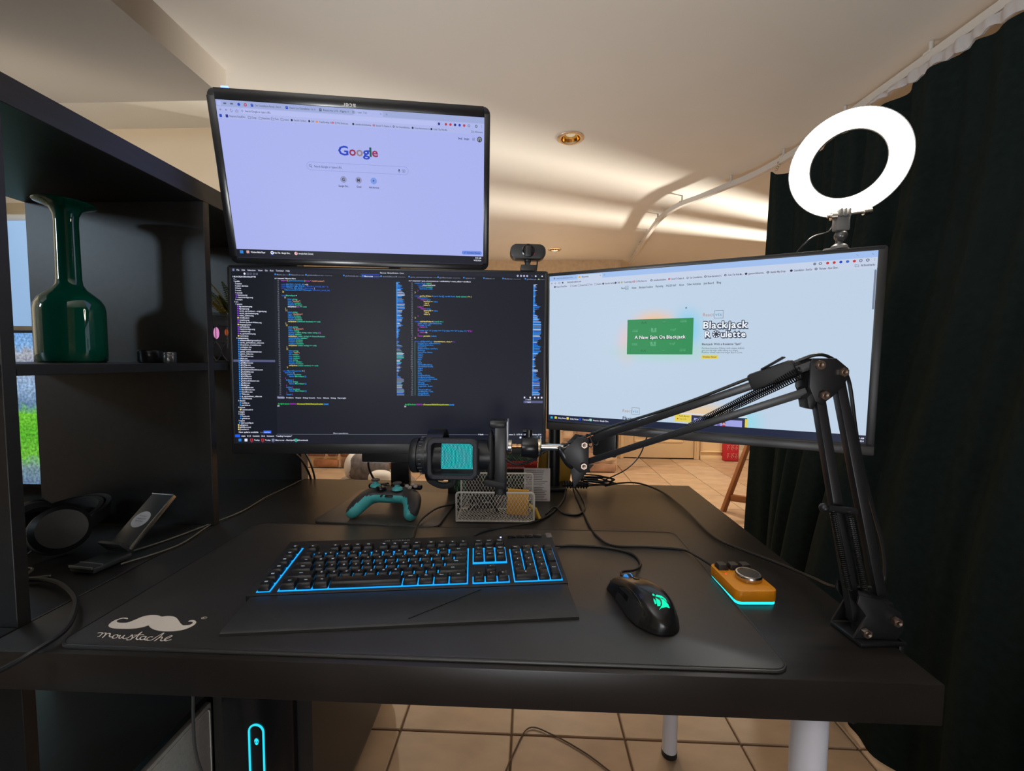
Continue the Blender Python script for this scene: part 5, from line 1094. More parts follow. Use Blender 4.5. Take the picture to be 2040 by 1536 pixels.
# shock ring round the base
b = MB(); b.loft([[Vector((-0.038+dx, 0.012+r_*math.cos(a), -0.004+r_*math.sin(a))) for dx, r_ in ((-0.016, 0.049), (0.016, 0.049), (0.016, 0.0525), (-0.016, 0.0525))] for a in [PI*0.15+k*PI*1.20/26 for k in range(27)]]); obj('shock_ring', b, m_gloss, mic)
b = MB(); b.tube([(-0.056, 0.000, -0.036), (-0.052, 0.005, -0.054), (-0.030, 0.008, -0.066), (-0.008, 0.008, -0.062), (-0.002, 0.006, -0.046)], 0.0065, 8, 6); obj('handle', b, m_rub, mic)
# clamp jaw, slab, foot
b = MB(); b.box((0.0900, 0.006, -0.003), (0.0240, 0.034, 0.128), bevel=0.003); b.box((0.0845, 0.004, 0.0620), (0.0350, 0.034, 0.018), bevel=0.006); jw = obj('shock_clip', b, m_satin, mic)
b = MB(); b.sph((0.0705, 0.004, -0.004), 0.054, (0.17, 0.36, 1.0), 24); obj('clip_pad', b, m_rub, jw)
b = MB(); b.box((0.1035, 0.012, 0.0400), (0.0030, 0.050, 0.056), bevel=0.0008); obj('metal_plate', b, mat('light_grey_metal', srgb(176, 176, 186), 0.35, 0.3), jw, label='light grey metal plate')
b = MB(); b.box((0.0790, 0.004, -0.0560), (0.0430, 0.034, 0.014), rotY(0.16), 0.004); b.cyl((0.0900, 0.004, -0.0640), (0.0900, 0.004, -0.0790), 0.0105, 0.0120, seg=20); obj('foot', b, m_rub, jw)
b = ring_x([(0.010, 0.1045), (0.0145, 0.105), (0.0145, 0.111), (0.0110, 0.112), (0.0090, 0.111)], (0, 0.006, 0.0165), 28); obj('collar', b, m_chrome_rim, mic)
b = ring_x([(0.0050, 0.100), (0.0062, 0.110), (0.0062, 0.121), (0.0046, 0.1215), (0.0046, 0.124), (0.0058, 0.1245), (0.0058, 0.132)], (0, 0.006, 0.0165), 24); obj('thread_adapter', b, mat('brass_adapter', srgb(196, 152, 112), 0.25, 1.0), mic)
b = ring_x([(0.0050, 0.130), (0.0210, 0.131), (0.0225, 0.134), (0.0225, 0.160), (0.0210, 0.163), (0.005, 0.164)], (0, 0.006, 0.0155), 36); obj('hub', b, m_gloss, mic)
b = ring_x([(0.005, 0.1635), (0.0200, 0.1640), (0.0205, 0.1680), (0.0185, 0.1700), (0.006, 0.1702)], (0, 0.006, 0.0155), 36); obj('hub_washer', b, mat('nickel', srgb(206, 190, 160), 0.2, 1.0), mic)
b = MB(); b.cyl((0.146, 0.004, 0.036), (0.146, 0.004, 0.050), 0.007, seg=16); b.cyl((0.134, 0.004, 0.0475), (0.150, 0.004, 0.0475), 0.0045, seg=12); obj('hub_screw', b, m_gloss, mic)
b = MB(); b.tube([(0.100, -0.010, -0.006), (0.120, -0.012, -0.016), (0.150, 0.0, -0.012), (0.175, 0.008, 0.004), (0.205, 0.0, 0.020), (0.222, -0.004, 0.023)], 0.0022, 6); obj('cable', b, m_plas, mic)

# ------------------------------------------------------------------ wire basket and what stands in and behind it
m_wire = mat('white_wire', srgb(212, 204, 194), 0.45)
bk_ = thing('wire_basket', 'white diamond-mesh wire letter basket behind the keyboard', 'basket', (0.606, 0.49, T), rotz=0.03)
def mesh_panel(x0, x1, z0, z1, fn, pitch=0.0078, wire=0.00065):
    b = MB(); sl = 1.75
    dz = z1-z0
    for sg in (1, -1):
        x = x0-dz/sl
        while x < x1+dz/sl:
            a = [(x, z0), (x+dz/sl, z1)] if sg > 0 else [(x+dz/sl, z0), (x, z1)]
            (ax, az), (bx, bz) = a
            # clip in x
            pts_ = []
            def at(t_): return (ax+(bx-ax)*t_, az+(bz-az)*t_)
            ts = sorted([0, 1]+[max(0, min(1, (q-ax)/(bx-ax))) for q in (x0, x1)])
            lo, hi = ts[1], ts[2]
            m0 = at((lo+hi)/2)
            if x0 <= m0[0] <= x1 and hi-lo > 0.01: b.bar(fn(*at(lo)), fn(*at(hi)), wire*2, wire*1.2)
            x += pitch
    return b
def rim(x0, x1, z0, z1, fn, r=0.0022):
    c = 0.006; b = MB(); b.tube([fn(x, z) for x, z in ((x0, z0), (x0, z1-c), (x0+c*0.3, z1-c*0.3), (x0+c, z1), (x1-c, z1), (x1-c*0.3, z1-c*0.3), (x1, z1-c), (x1, z0))], r, 8, 1); b.tube([fn(x0, z0), fn(x1, z0)], r, 8, 1); return b
HW = 0.0865
ff = lambda x, z: Vector((x, -0.041-0.10*(z-0.004), z)); fb = lambda x, z: Vector((x, 0.040, z)); fbot = lambda x, z: Vector((x, z, 0.003))
for nm, f_, zt in (('front_panel', ff, 0.070), ('back_panel', fb, 0.090)):
    q = obj(nm, rim(-HW, HW, 0.003, zt, f_), m_wire, bk_); obj('mesh', mesh_panel(-HW, HW, 0.003, zt, f_), m_wire, q, smooth=False, kind='stuff')
q = obj('bottom_panel', rim(-HW, HW, -0.041, 0.040, fbot, 0.0018), m_wire, bk_); obj('mesh', mesh_panel(-HW, HW, -0.041, 0.040, fbot), m_wire, q, smooth=False, kind='stuff')
b = MB()
for i in range(23): x = -HW+i*2*HW/22; b.sph((x, -0.042, 0.0035), 0.0022, seg=8)
obj('bottom_beads', b, m_wire, bk_, kind='stuff')
# contents
ntp = thing('notepad', 'yellow notepad standing inside the white wire basket', 'notepad', (0.655, 0.488, T+0.005), rot=rotX(-0.12) @ rotY(0.05))
obj('cover', MB().box((0, 0, 0.029), (0.050, 0.010, 0.058), bevel=0.001), mat('notepad_yellow', srgb(232, 170, 62), 0.6, var=0.05, scale=30), ntp); obj('pages', MB().box((0, 0.0065, 0.0285), (0.048, 0.003, 0.055)), mat('paper_white', srgb(222, 216, 206), 0.8), ntp)
ce_ = thing('coiled_cable', 'coiled black cable lying inside the white wire basket', 'cable', (0.575, 0.488, T+0.005))
b = MB(); b.tube([(0.034*math.cos(a)*(1-0.02*a), 0.024*math.sin(a), 0.006+0.0030*a+0.004*math.sin(a*1.7)) for a in [k*0.5 for k in range(26)]], 0.0042, 8, 3); obj('loops', b, m_rub, ce_)
b = MB(); b.tube([(-0.030, -0.020, 0.012), (-0.010, -0.024, 0.034), (0.010, -0.022, 0.036), (0.020, -0.012, 0.030)], 0.0016, 6, 5); obj('white_lead', b, mat('white_cable', (0.5, 0.5, 0.5), 0.5), ce_)
sn = thing('sticky_note_pad', 'yellow sticky-note pad leaning at the right end of the basket', 'notepad', (0.703, 0.478, T), rot=rotZ(0.5) @ rotY(-0.42))
obj('pad', MB().box((0, 0, 0.017), (0.006, 0.030, 0.034), bevel=0.0008), mat('sticky_yellow', srgb(234, 190, 74), 0.7), sn)
pp = thing('printed_leaflet', 'white leaflet with fine print standing behind the right end of the basket', 'leaflet', (0.703, 0.600, T), rot=rotX(-0.06))
obj('sheet', MB().box((0, 0, 0.0425), (0.068, 0.0016, 0.085)), mat('paper_grey', srgb(214, 206, 204), 0.8), pp)
p = Print(); gi = mat('grey_print', srgb(126, 120, 124), 0.8); random.seed(5)
for i in range(17): 
    y = 4+i*4.6+(2 if i > 8 else 0); p.rect(5, y, 60-random.random()*14, y+1.5, gi)
p.build('print', pp, lambda x, y, l: (-0.033+x*0.001, -0.0010, 0.083-y*0.00098))
# black box patterned with green leaves
lb = thing('leaf_patterned_box', 'black box with a green palm leaf pattern behind the wire basket', 'box', (0.585, 0.640, T), rotz=0.06)
BXW, BXH = 0.240, 0.121
obj('carton', MB().box((0, 0.028, BXH/2), (BXW, 0.056, BXH), bevel=0.001), mat('black_card', (0.014, 0.015, 0.015), 0.55), lb)
p = Print(); LG = [mat('leaf_print_green', srgb(96, 142, 100), 0.6), mat('leaf_print_dark', srgb(62, 104, 80), 0.6)]; random.seed(11)
for cx, cy, an, L in [(-0.105, 0.085, -1.2, 0.07), (-0.085, 0.02, 1.4, 0.065), (-0.112, 0.05, -0.9, 0.06), (0.025, 0.092, 0.25, 0.085), (0.065, 0.105, 0.1, 0.06), (0.03, 0.112, -0.1, 0.07), (0.085, 0.045, 0.9, 0.06), (-0.115, 0.10, -0.6, 0.06), (0.02, 0.02, 0.4, 0.08), (-0.03, 0.03, 1.0, 0.08), (-0.05, 0.075, 0.3, 0.07), (0.075, 0.02, 0.2, 0.06)]:
    ux_, uy_ = math.cos(an), math.sin(an)
    for k in range(9):
        f = (k+1)/10; bx_, by_ = cx+ux_*L*f, cy+uy_*L*f
        for sg in (1, -1):
            a2 = an+sg*0.75; l2 = L*0.42*(1-abs(f-0.45)); ex, ey = bx_+math.cos(a2)*l2, by_+math.sin(a2)*l2; nx, ny = -math.sin(a2)*0.0016, math.cos(a2)*0.0016
            mx_, my_ = (bx_+ex)/2, (by_+ey)/2; q = [(bx_, by_), (mx_+nx, my_+ny), (ex, ey), (mx_-nx, my_-ny)]
            if all(abs(x) < BXW/2-0.001 and 0.001 < y < BXH-0.001 for x, y in q): p.poly(q, LG[k % 2])
p.build('leaf_pattern', lb, lambda x, y, l: (x, -0.0005, y))
q = obj('red_band', MB().box((0.0785, -0.0008, 0.0830), (0.083, 0.0018, 0.0225), bevel=0.0004), mat('red_card_paper', srgb(196, 40, 34), 0.5), lb, label='red printed band with white dots and letters')
p = Print(); wp = mat('white_ink', srgb(236, 214, 200), 0.6); random.seed(4)
p.text('mmmmmm', 0.040, 0.0735, 0.010, wp, 'b', sg=1, width=0.046)
for i in range(24): p.disc(random.uniform(0.040, 0.116), random.uniform(0.084, 0.0925), random.choice([0.0006, 0.0009]), wp, 0, 8)
p.build('band_print', q, lambda x, y, l: (x, -0.0019, y))
yf = thing('yellow_folder', 'yellow-ochre folder standing at the back of the desk behind the black pole', 'folder', (0.762, 0.748, T+0.0102), rot=rotX(-0.03) @ rotY(0.02))
b = MB(); b.prism([(-0.055, 0.0), (0.040, 0.0), (0.050, 0.096), (-0.052, 0.120)], 0, 0.010, MY, bevel=0.001); obj('cover', b, mat('ochre_card', srgb(190, 146, 44), 0.6, var=0.08, scale=8), yf)

# ------------------------------------------------------------------ loose cables on the desk
def cable(name, label, pts, r=0.0022, m=None, sm=7):
    b = MB(); b.tube(pts, r, 7, sm); o = obj(name, b, m or m_plas); return tag(o, label, 'cable')
z = MZ+0.0022; zt = T+0.0022
cable('cable', 'black mouse cable curling from the mouse to the keyboard', [(0.830, 0.185, z+0.014), (0.836, 0.208, z+0.010), (0.862, 0.228, z+0.004), (0.879, 0.258, z), (0.872, 0.297, z), (0.830, 0.320, z), (0.770, 0.326, z), (0.745, 0.322, z), (0.718, 0.312, z+0.006)])
cable('cable', 'black control pad cable running back over the mat edge', [(1.000, 0.236, zt+0.010), (0.985, 0.280, z+0.006), (0.972, 0.320, z), (0.910, 0.328, z), (0.845, 0.330, z), (0.822, 0.372, z), (0.815, 0.440, zt+0.001), (0.812, 0.540, zt), (0.808, 0.640, zt), (0.806, 0.690, zt+0.004)])
cable('cable', 'black keyboard cable passing in front of the basket to the pole', [(0.560, 0.318, z+0.010), (0.566, 0.350, z), (0.590, 0.385, z), (0.640, 0.418, zt+0.002), (0.700, 0.452, zt+0.002), (0.742, 0.520, zt), (0.772, 0.610, zt), (0.785, 0.690, zt+0.003)], 0.0026)
cable('cable', 'thin black cable leaving the keyboard past the base plate corner', [(0.452, 0.310, z+0.012), (0.452, 0.345, z+0.002), (0.446, 0.395, z+0.006), (0.452, 0.440, zt+0.013), (0.470, 0.490, zt+0.014), (0.502, 0.548, zt+0.004), (0.520, 0.590, zt)])
cable('cable', 'black cable looping beside the basket and leaflet', [(0.722, 0.500, zt), (0.745, 0.540, zt+0.004), (0.765, 0.510, zt), (0.800, 0.505, zt), (0.822, 0.560, zt), (0.820, 0.640, zt+0.002), (0.812, 0.700, zt+0.004)])
cable('cable', 'black cable hanging in a loop from the middle monitor above the controller', [(0.330, 0.590, 0.872), (0.300, 0.600, 0.862), (0.262, 0.605, 0.840), (0.262, 0.620, 0.800), (0.272, 0.650, 0.765), (0.285, 0.690, zt+0.001), (0.30, 0.74, zt)], 0.0028)
cable('cable', 'black cable hanging from the right monitor into the coil on the desk', [(0.985, 0.505, 1.02), (0.972, 0.560, 0.93), (0.968, 0.620, 0.862), (0.952, 0.690, 0.808), (0.915, 0.722, 0.775), (0.880, 0.725, 0.757)], 0.0017)
cable('cable', 'leftmost of two black cables dropping behind the shelf end', [(0.030, 0.545, 0.93), (0.024, 0.650, 0.86), (0.020, 0.735, 0.790), (0.022, 0.775, 0.70), (0.03, 0.79, 0.5)], 0.0032)
cable('cable', 'second of two black cables dropping behind the shelf end', [(0.062, 0.550, 0.93), (0.052, 0.660, 0.86), (0.034, 0.745, 0.785), (0.030, 0.780, 0.70), (0.045, 0.795, 0.5)], 0.0028)
coil = []
for k in range(44):
    a = k*0.55; coil.append((0.872+0.048*math.cos(a)+0.006*math.sin(k*1.9), 0.716+0.017*math.sin(a)+0.004*math.cos(k*1.3), zt+0.008+0.0105*abs(math.sin(a*0.5+0.4))+0.0004*k))
cable('cable', 'bundled coil of black cable beside the pole foot', [(0.80, 0.70, zt+0.006)]+coil, 0.0022, None, 3)
tw = thing('cable_tie_bundle', 'twisted black cable tie holding the coil beside the pole', 'cable tie', (0.815, 0.712, T))
b = MB()
for k in range(9): b.tube([(-0.03+k*0.0075, 0.009*math.cos(a), 0.0125+0.009*math.sin(a)) for a in [q*PI/5 for q in range(10)]], 0.0024, 5, 1, True)
obj('wraps', b, m_rub, tw); obj('core', MB().tube([(-0.036, 0, 0.0125), (0, 0, 0.0135), (0.036, 0, 0.0125)], 0.0072, 8, 4), m_plas, tw)
m_wcab = mat('grey_thin_lead', srgb(108, 104, 94), 0.5)
cable('cable', 'thin grey lead along the join of desk and shelf, reaching the shelf end', [(-0.055, 0.265, T+0.003), (-0.035, 0.315, T+0.002), (-0.012, 0.400, T+0.002), (0.004, 0.480, T+0.002), (-0.004, 0.585, T+0.002), (0.003, 0.660, T+0.003), (0.006, 0.735, T+0.004)], 0.0016, m_wcab)
cable('cable', 'thin grey lead running beside the phone stand on the shelf deck', [(-0.03, 0.216, T+0.002), (0.006, 0.290, T+0.002), (-0.004, 0.370, T+0.002), (-0.010, 0.405, T+0.002)], 0.0015, m_wcab)
cable('cable', 'thick black cable arching over the desk edge at lower left', [(-0.19, 0.115, T+0.004), (-0.127, 0.150, T+0.006), (-0.061, 0.141, T+0.010), (0.010, 0.105, T+0.010), (0.050, 0.070, T+0.008), (0.080, 0.030, T+0.007), (0.080, -0.004, T+0.004), (0.055, -0.020, T-0.010), (-0.02, -0.045, T-0.035), (-0.10, -0.08, T-0.06)], 0.0035)
cable('cable', 'thin brown cable lying in a loose loop on the floor tiles', [(0.60, 0.52, 0.003), (0.648, 0.655, 0.003), (0.690, 0.735, 0.003), (0.76, 0.715, 0.003), (0.85, 0.66, 0.003), (0.92, 0.60, 0.003), (0.98, 0.56, 0.003), (0.90, 0.540, 0.003), (0.78, 0.555, 0.003), (0.70, 0.50, 0.003)], 0.002, mat('brown_lead', srgb(84, 64, 48), 0.5))

# ------------------------------------------------------------------ on the shelving unit
SZ = 1.0955
vs = thing('vase', 'tall dark green glass bottle vase with a flared lip on the shelf', 'vase', (-0.195, 0.303, SZ))
vp = [(0.0001, 0.002), (0.046, 0.0), (0.0495, 0.004), (0.0500, 0.020), (0.0500, 0.098), (0.0485, 0.110), (0.0430, 0.121), (0.0340, 0.130), (0.0250, 0.138), (0.0195, 0.147), (0.0180, 0.158), (0.0176, 0.200), (0.0172, 0.262), (0.0180, 0.276), (0.0225, 0.287), (0.0320, 0.293), (0.0425, 0.2965), (0.0438, 0.2985), (0.0425, 0.3000), (0.0300, 0.2970), (0.0190, 0.2890), (0.0140, 0.278), (0.0135, 0.160), (0.0001, 0.155)]
vg = mat('green_glass', srgb(4, 96, 74), 0.05, spec=0.6, coat=0.6)
obj('glass', MB().lathe(vp, seg=56), vg, vs, angle=60)
for nm, lb_, x, y, r, h, m in (('trinket_dish', 'low dark oval dish on the shelf right of the vase', -0.052, 0.330, 0.021, 0.026, m_gloss), ('trinket_pot', 'small grey metal pot on the shelf beside the dark dish', -0.004, 0.318, 0.0105, 0.022, mat('dull_pewter', (0.10, 0.10, 0.10), 0.3, 0.8))):
    x -= 0.012
    o = thing(nm, lb_, 'dish' if 'dish' in nm else 'pot', (x, y, SZ))
    obj('body', MB().lathe([(0.0001, 0.0), (r*0.9, 0.0), (r, 0.004), (r, h*0.72), (r*0.94, h*0.76), (r*0.9, h*0.7), (0.0001, h*0.6)], seg=32), m, o)
    obj('lid', MB().lathe([(r*0.9, h*0.70), (r*1.02, h*0.74), (r*1.02, h*0.88), (r*0.9, h*0.98), (0.0001, h)], seg=32), m, o)
# mosaic glass and plant in the far bay
jr = thing('mosaic_glass', 'mosaic glass tealight holder with a pink glow beside the code monitor', 'tealight holder', (-0.072, 0.560, SZ))
m_glass = mat('smoky_glass', srgb(120, 130, 136), 0.12, spec=0.6, alpha=0.45)
obj('glass', MB().lathe([(0.001, 0.001), (0.043, 0.0), (0.045, 0.004), (0.045, 0.120), (0.0425, 0.120), (0.0425, 0.006), (0.001, 0.005)], seg=36), m_glass, jr)
b = MB()
for k in range(12):
    a0 = k*PI/6
    for zz in (0.004, 0.050, 0.088, 0.112): b.tube([(0.0455*math.cos(a0+q*PI/24), 0.0455*math.sin(a0+q*PI/24), zz) for q in range(5)], 0.0009, 4, 1)
    b.tube([(0.0457*math.cos(a0+0.26*math.sin(q*PI/8)), 0.0457*math.sin(a0+0.26*math.sin(q*PI/8)), 0.004+0.046*q/8) for q in range(9)], 0.0010, 4, 1)
    b.tube([(0.0457*math.cos(a0-0.26*math.sin(q*PI/8)), 0.0457*math.sin(a0-0.26*math.sin(q*PI/8)), 0.004+0.046*q/8) for q in range(9)], 0.0010, 4, 1)
    b.tube([(0.0457*math.cos(a0+0.13*(zz > 0.088)), 0.0457*math.sin(a0+0.13*(zz > 0.088)), zz) for zz in (0.05, 0.087)], 0.0009, 4, 1)
obj('lead_lines', b, mat('pewter_lines', srgb(140, 146, 148), 0.4, 0.4), jr, kind='stuff')
obj('pink_light', MB().sph((-0.012, -0.028, 0.072), 0.0085, (0.7, 0.7, 1.7), 14), glow('pink_glow', srgb(255, 160, 225), 2.2), jr)
obj('orange_light', MB().sph((0.012, -0.026, 0.074), 0.005, (0.8, 0.8, 1.6), 12), glow('orange_glow', srgb(240, 110, 40), 1.0), jr)
obj('gold_base', MB().lathe([(0.001, 0.006), (0.036, 0.006), (0.040, 0.014), (0.001, 0.014)], seg=32), m_gold, jr)
pl = thing('potted_fern', 'green and yellow fern in a dark pot behind the mosaic glass', 'plant', (-0.115, 0.655, SZ))
obj('pot', MB().lathe([(0.001, 0.0), (0.036, 0.0), (0.046, 0.085), (0.050, 0.088), (0.048, 0.094), (0.042, 0.090), (0.001, 0.080)], seg=32), m_satin, pl)
random.seed(21)
LFM = [mat('fern_green', srgb(112, 128, 54), 0.5, var=0.2, scale=40), mat('fern_yellow', srgb(214, 204, 96), 0.5, var=0.2, scale=40), mat('fern_dark', srgb(70, 92, 42), 0.5, var=0.2, scale=40)]
for k in range(26):
    a = k*2.4+random.random(); le = random.uniform(0.10, 0.19); el = random.uniform(0.75, 1.35)
    if math.sin(a) > 0.3 and random.random() < 0.5: el = 1.35
    pts = []
    for q in range(8):
        f = q/7; rr_ = le*math.cos(el)*f+0.03*f*f; pts.append(Vector((rr_*math.cos(a)*0.75, rr_*math.sin(a)*0.6-0.02*f, 0.085+le*math.sin(el)*(f-0.22*f*f))))
    b = MB(); b.tube(pts, 0.0009, 4, 1); sd_ = Vector((-math.sin(a), math.cos(a), 0))
    t2 = bmesh.new()
    for q in range(1, 22):
        f = q/22*7; i0 = min(6, int(f)); P = pts[i0].lerp(pts[i0+1], f-i0); d = (pts[i0+1]-pts[i0]).normalized(); l2 = 0.021*(1-(q/22)**1.6)+0.003
        for sg in (1, -1):
            dv = (sd_*sg+d*0.7).normalized(); n_ = dv.cross(d).normalized()
            v_ = [P, P+dv*l2*0.5+d*0.0028, P+dv*l2-Vector((0, 0, 0.003)), P+dv*l2*0.5-d*0.0028]
            t2.faces.new([t2.verts.new(x) for x in v_])
    b.add(t2); obj('frond', b, LFM[k % 3], pl, smooth=False)
# on the deck level: phone stand, headphones
ps = thing('phone_charger_stand', 'slim black phone charging stand with a pale round disc on the shelf deck', 'phone stand', (-0.058, 0.226, T), rotz=-0.13)
m_ps = mat('charger_slate', (0.030, 0.034, 0.038), 0.4)
Rl = rotX(-0.88)
def lean(x, y, z): return Rl @ Vector((x, y, z))+Vector((0, 0.010, 0.016))
b = MB(); b.box(lean(0, 0, 0.058), (0.050, 0.0075, 0.116), Rl, 0.003); bp_ = obj('back_rest', b, m_ps, ps)
b = MB(); b.box(lean(0, -0.0005, 0.1155), (0.049, 0.0085, 0.0022), Rl, 0.0008); obj('top_trim', b, mat('silver_trim', (0.4, 0.42, 0.44), 0.3, 0.7), bp_)
b = MB(); b.box(lean(0.0255, 0, 0.06), (0.0016, 0.0085, 0.112), Rl, 0.0006); obj('side_trim', b, m_chrome_rim, bp_)
b = MB(); b.cyl(lean(0, -0.0036, 0.060), lean(0, -0.0046, 0.060), 0.0165, seg=40); dsc = obj('charging_disc', b, mat('pale_disc', srgb(176, 180, 188), 0.5), bp_)
p = Print(); 
for i, w in enumerate((0.017, 0.021, 0.016)): p.text(('Wireless', 'charge area', 'slow fast')[i], 0, 0.0655-i*0.0052, 0.0036, mat('disc_print', srgb(110, 114, 122), 0.6), 'b', 0, 'C', sg=1, width=w)
p.build('disc_print', dsc, lambda x, y, l: tuple(lean(x, -0.0049, y)))
b = MB(); b.box((0, -0.014, 0.0075), (0.050, 0.062, 0.010), bevel=0.003); b.box(lean(0, -0.012, 0.004), (0.048, 0.022, 0.006), Rl, 0.002); obj('base', b, m_ps, ps)
b = MB(); b.box((0, -0.0455, 0.0125), (0.048, 0.0022, 0.004), bevel=0.0008); b.box((0, -0.030, 0.0128), (0.047, 0.002, 0.0016)); obj('front_lip', b, mat('silver_trim', (0.4, 0.42, 0.44), 0.3, 0.7), ps)
hp = thing('headphones', 'black over-ear headphones lying in the lower shelf bay', 'headphones', (-0.235, 0.270, T), rotz=-0.35)
for sx in (-1, 1):
    cu = obj('ear_cup', MB().lathe([(0.001, 0.0), (0.036, 0.0), (0.042, 0.006), (0.042, 0.020), (0.034, 0.028), (0.001, 0.030)], (sx*0.058, 0, 0.044), 36, (sx*0.9, -0.15, 0.35)), m_satin, hp)
    obj('ear_pad', MB().lathe([(0.020, 0.0), (0.026, -0.012), (0.036, -0.014), (0.042, -0.004), (0.040, 0.002), (0.020, 0.0)], (sx*0.058, 0, 0.044), 36, (sx*0.9, -0.15, 0.35)), mat('ear_cushion', (0.016, 0.017, 0.018), 0.6), cu)
b = MB(); b.loft([[Vector((0.078*math.cos(a), 0.02+0.070*math.sin(a)+dy, 0.046+0.020*math.sin(a)+dz)) for dy, dz in ((-0.004, -0.012), (0.004, -0.012), (0.006, 0.012), (-0.002, 0.012))] for a in [k*PI/24 for k in range(25)]]); obj('head_band', b, m_satin, hp)
b = MB(); b.loft([[Vector((0.073*math.cos(a), 0.016+0.064*math.sin(a)+dy, 0.046+0.020*math.sin(a)+dz)) for dy, dz in ((-0.005, -0.010), (0.003, -0.010), (0.004, 0.010), (-0.004, 0.010))] for a in [PI*0.12+k*PI*0.76/24 for k in range(25)]]); obj('band_cushion', b, mat('ear_cushion', (0.016, 0.017, 0.018), 0.6), hp)
b = MB(); b.tube([(0.05, -0.03, 0.02), (0.07, -0.06, 0.006), (0.10, -0.05, 0.004), (0.13, -0.07, 0.004), (0.16, -0.05, 0.004)], 0.002, 6, 6); obj('cable', b, m_wcab, hp)
pc_ = thing('soft_black_pouch', 'crumpled dark cloth pouch behind the headphones', 'pouch', (-0.315, 0.335, T))
t2 = bmesh.new(); bmesh.ops.create_icosphere(t2, subdivisions=4, radius=1.0)
for v in t2.verts:
    n = v.co.copy(); k = 1+0.10*math.sin(n.x*7+n.y*5)*math.sin(n.z*6+n.x*3)+0.05*math.sin(n.y*15+n.x*9)
    v.co = Vector((n.x*0.062*k, n.y*0.042*k, max(-0.030, n.z*0.034*k)+0.0305))
b = MB(); b.add(t2); obj('cloth', b, mat('pouch_cloth', (0.018, 0.021, 0.022), 0.8, var=0.3, scale=60, bump=0.3), pc_, angle=80)
# storage box in the bottom bay
sb = thing('storage_box', 'light grey fabric storage box in the bottom bay of the shelving unit', 'storage box', (-0.195, 0.224, 0.0545-0.0165))
m_fab = mat('grey_fabric', srgb(226, 220, 214), 0.85, var=0.06, scale=120, bump=0.2)
b = MB(); b.box((0, 0, 0.160), (0.375, 0.318, 0.318), bevel=0.006); obj('body', b, m_fab, sb)
b = MB(); b.tube([(0.1885, 0.03*math.cos(a), 0.235+0.010*math.sin(a)) for a in [k*PI/8 for k in range(16)]], 0.002, 6, 1, True); obj('grip', b, m_gry, sb)
b = MB(); b.tube([(0.1880, y_, z_) for y_, z_ in rrect(0.300, 0.300, 0.01, 3, 0, 0.160)], 0.0012, 5, 1, True); obj('seam', b, m_fab, sb)

# ------------------------------------------------------------------ computer tower under the desk
tw_ = thing('computer_tower', 'dark rounded computer tower with a cyan light ring under the desk', 'computer', (0.130, 0.345, 0.0))
m_tow = mat('tower_shell', (0.022, 0.021, 0.020), 0.42, var=0.05, scale=20)
TWH, TWD, TWW = 0.480, 0.52, 0.235
rings = []
for k in range(15):
    f = k/14; y = TWD*f
    sw = TWW*(0.80+0.20*math.sin(PI*(0.12+0.76*f))); hh = TWH
    pts = []
    for (x, z) in rrect(sw, hh, 0.075, 7): pts.append(Vector((x*(1.0+0.06*math.cos(z/hh*PI)), y, z+hh/2+0.012)))
    rings.append(pts)
b = MB(); b.loft(rings); obj('shell', b, m_tow, tw_, angle=50)
def oval(w, h, n=28): return [(w/2*math.cos(a)*1.0, h/2*math.sin(a)) for a in [k*2*PI/n for k in range(n)]]
b = MB(); b.prism(rrect(0.150, 0.445, 0.070, 8, 0, 0.248), 0, 0.022, MY, bevel=0.006); b.bm.transform(Matrix.Translation((0, -0.020, 0))); obj('front_panel', b, m_gloss, tw_)
b = MB(); b.tube([(x, -0.0215, z) for x, z in rrect(0.0300, 0.292, 0.0148, 8, 0, 0.214)], 0.0019, 8, 1, True); obj('light_ring', b, glow('tower_cyan', srgb(40, 205, 225), 1.3), tw_)
# almond-headed power emblem
p = Print(); p.poly([(x, y) for x, y in [(0.0048*math.sin(a)*(1.0 if math.cos(a) > -0.2 else 0.86), 0.0072*math.cos(a)) for a in [k*2*PI/24 for k in range(24)]]], glow('tower_cyan_badge', srgb(40, 215, 240), 1.2))
for sg in (1, -1): p.poly([(sg*0.0008, -0.0022), (sg*0.0022, 0.0010), (sg*0.0037, 0.0012), (sg*0.0026, -0.0016)], m_gloss, 1)
p.build('power_emblem', tw_, lambda x, y, l: (x, -0.0212-0.0003*l, 0.3235+y))
for s_ in (-0.07, 0.07):
    for yy in (0.06, 0.40): b = MB(); b.cyl((s_, yy, 0.0), (s_, yy, 0.020), 0.018); obj('foot', b, m_rub, tw_)
cable('cable', 'grey-black cable hanging in front of the tower under the desk', [(0.055, 0.275, 0.69), (0.046, 0.272, 0.50), (0.044, 0.27, 0.40), (0.048, 0.27, 0.34), (0.065, 0.275, 0.25), (0.08, 0.28, 0.05)], 0.0028, mat('grey_cable', (0.09, 0.09, 0.09), 0.45))

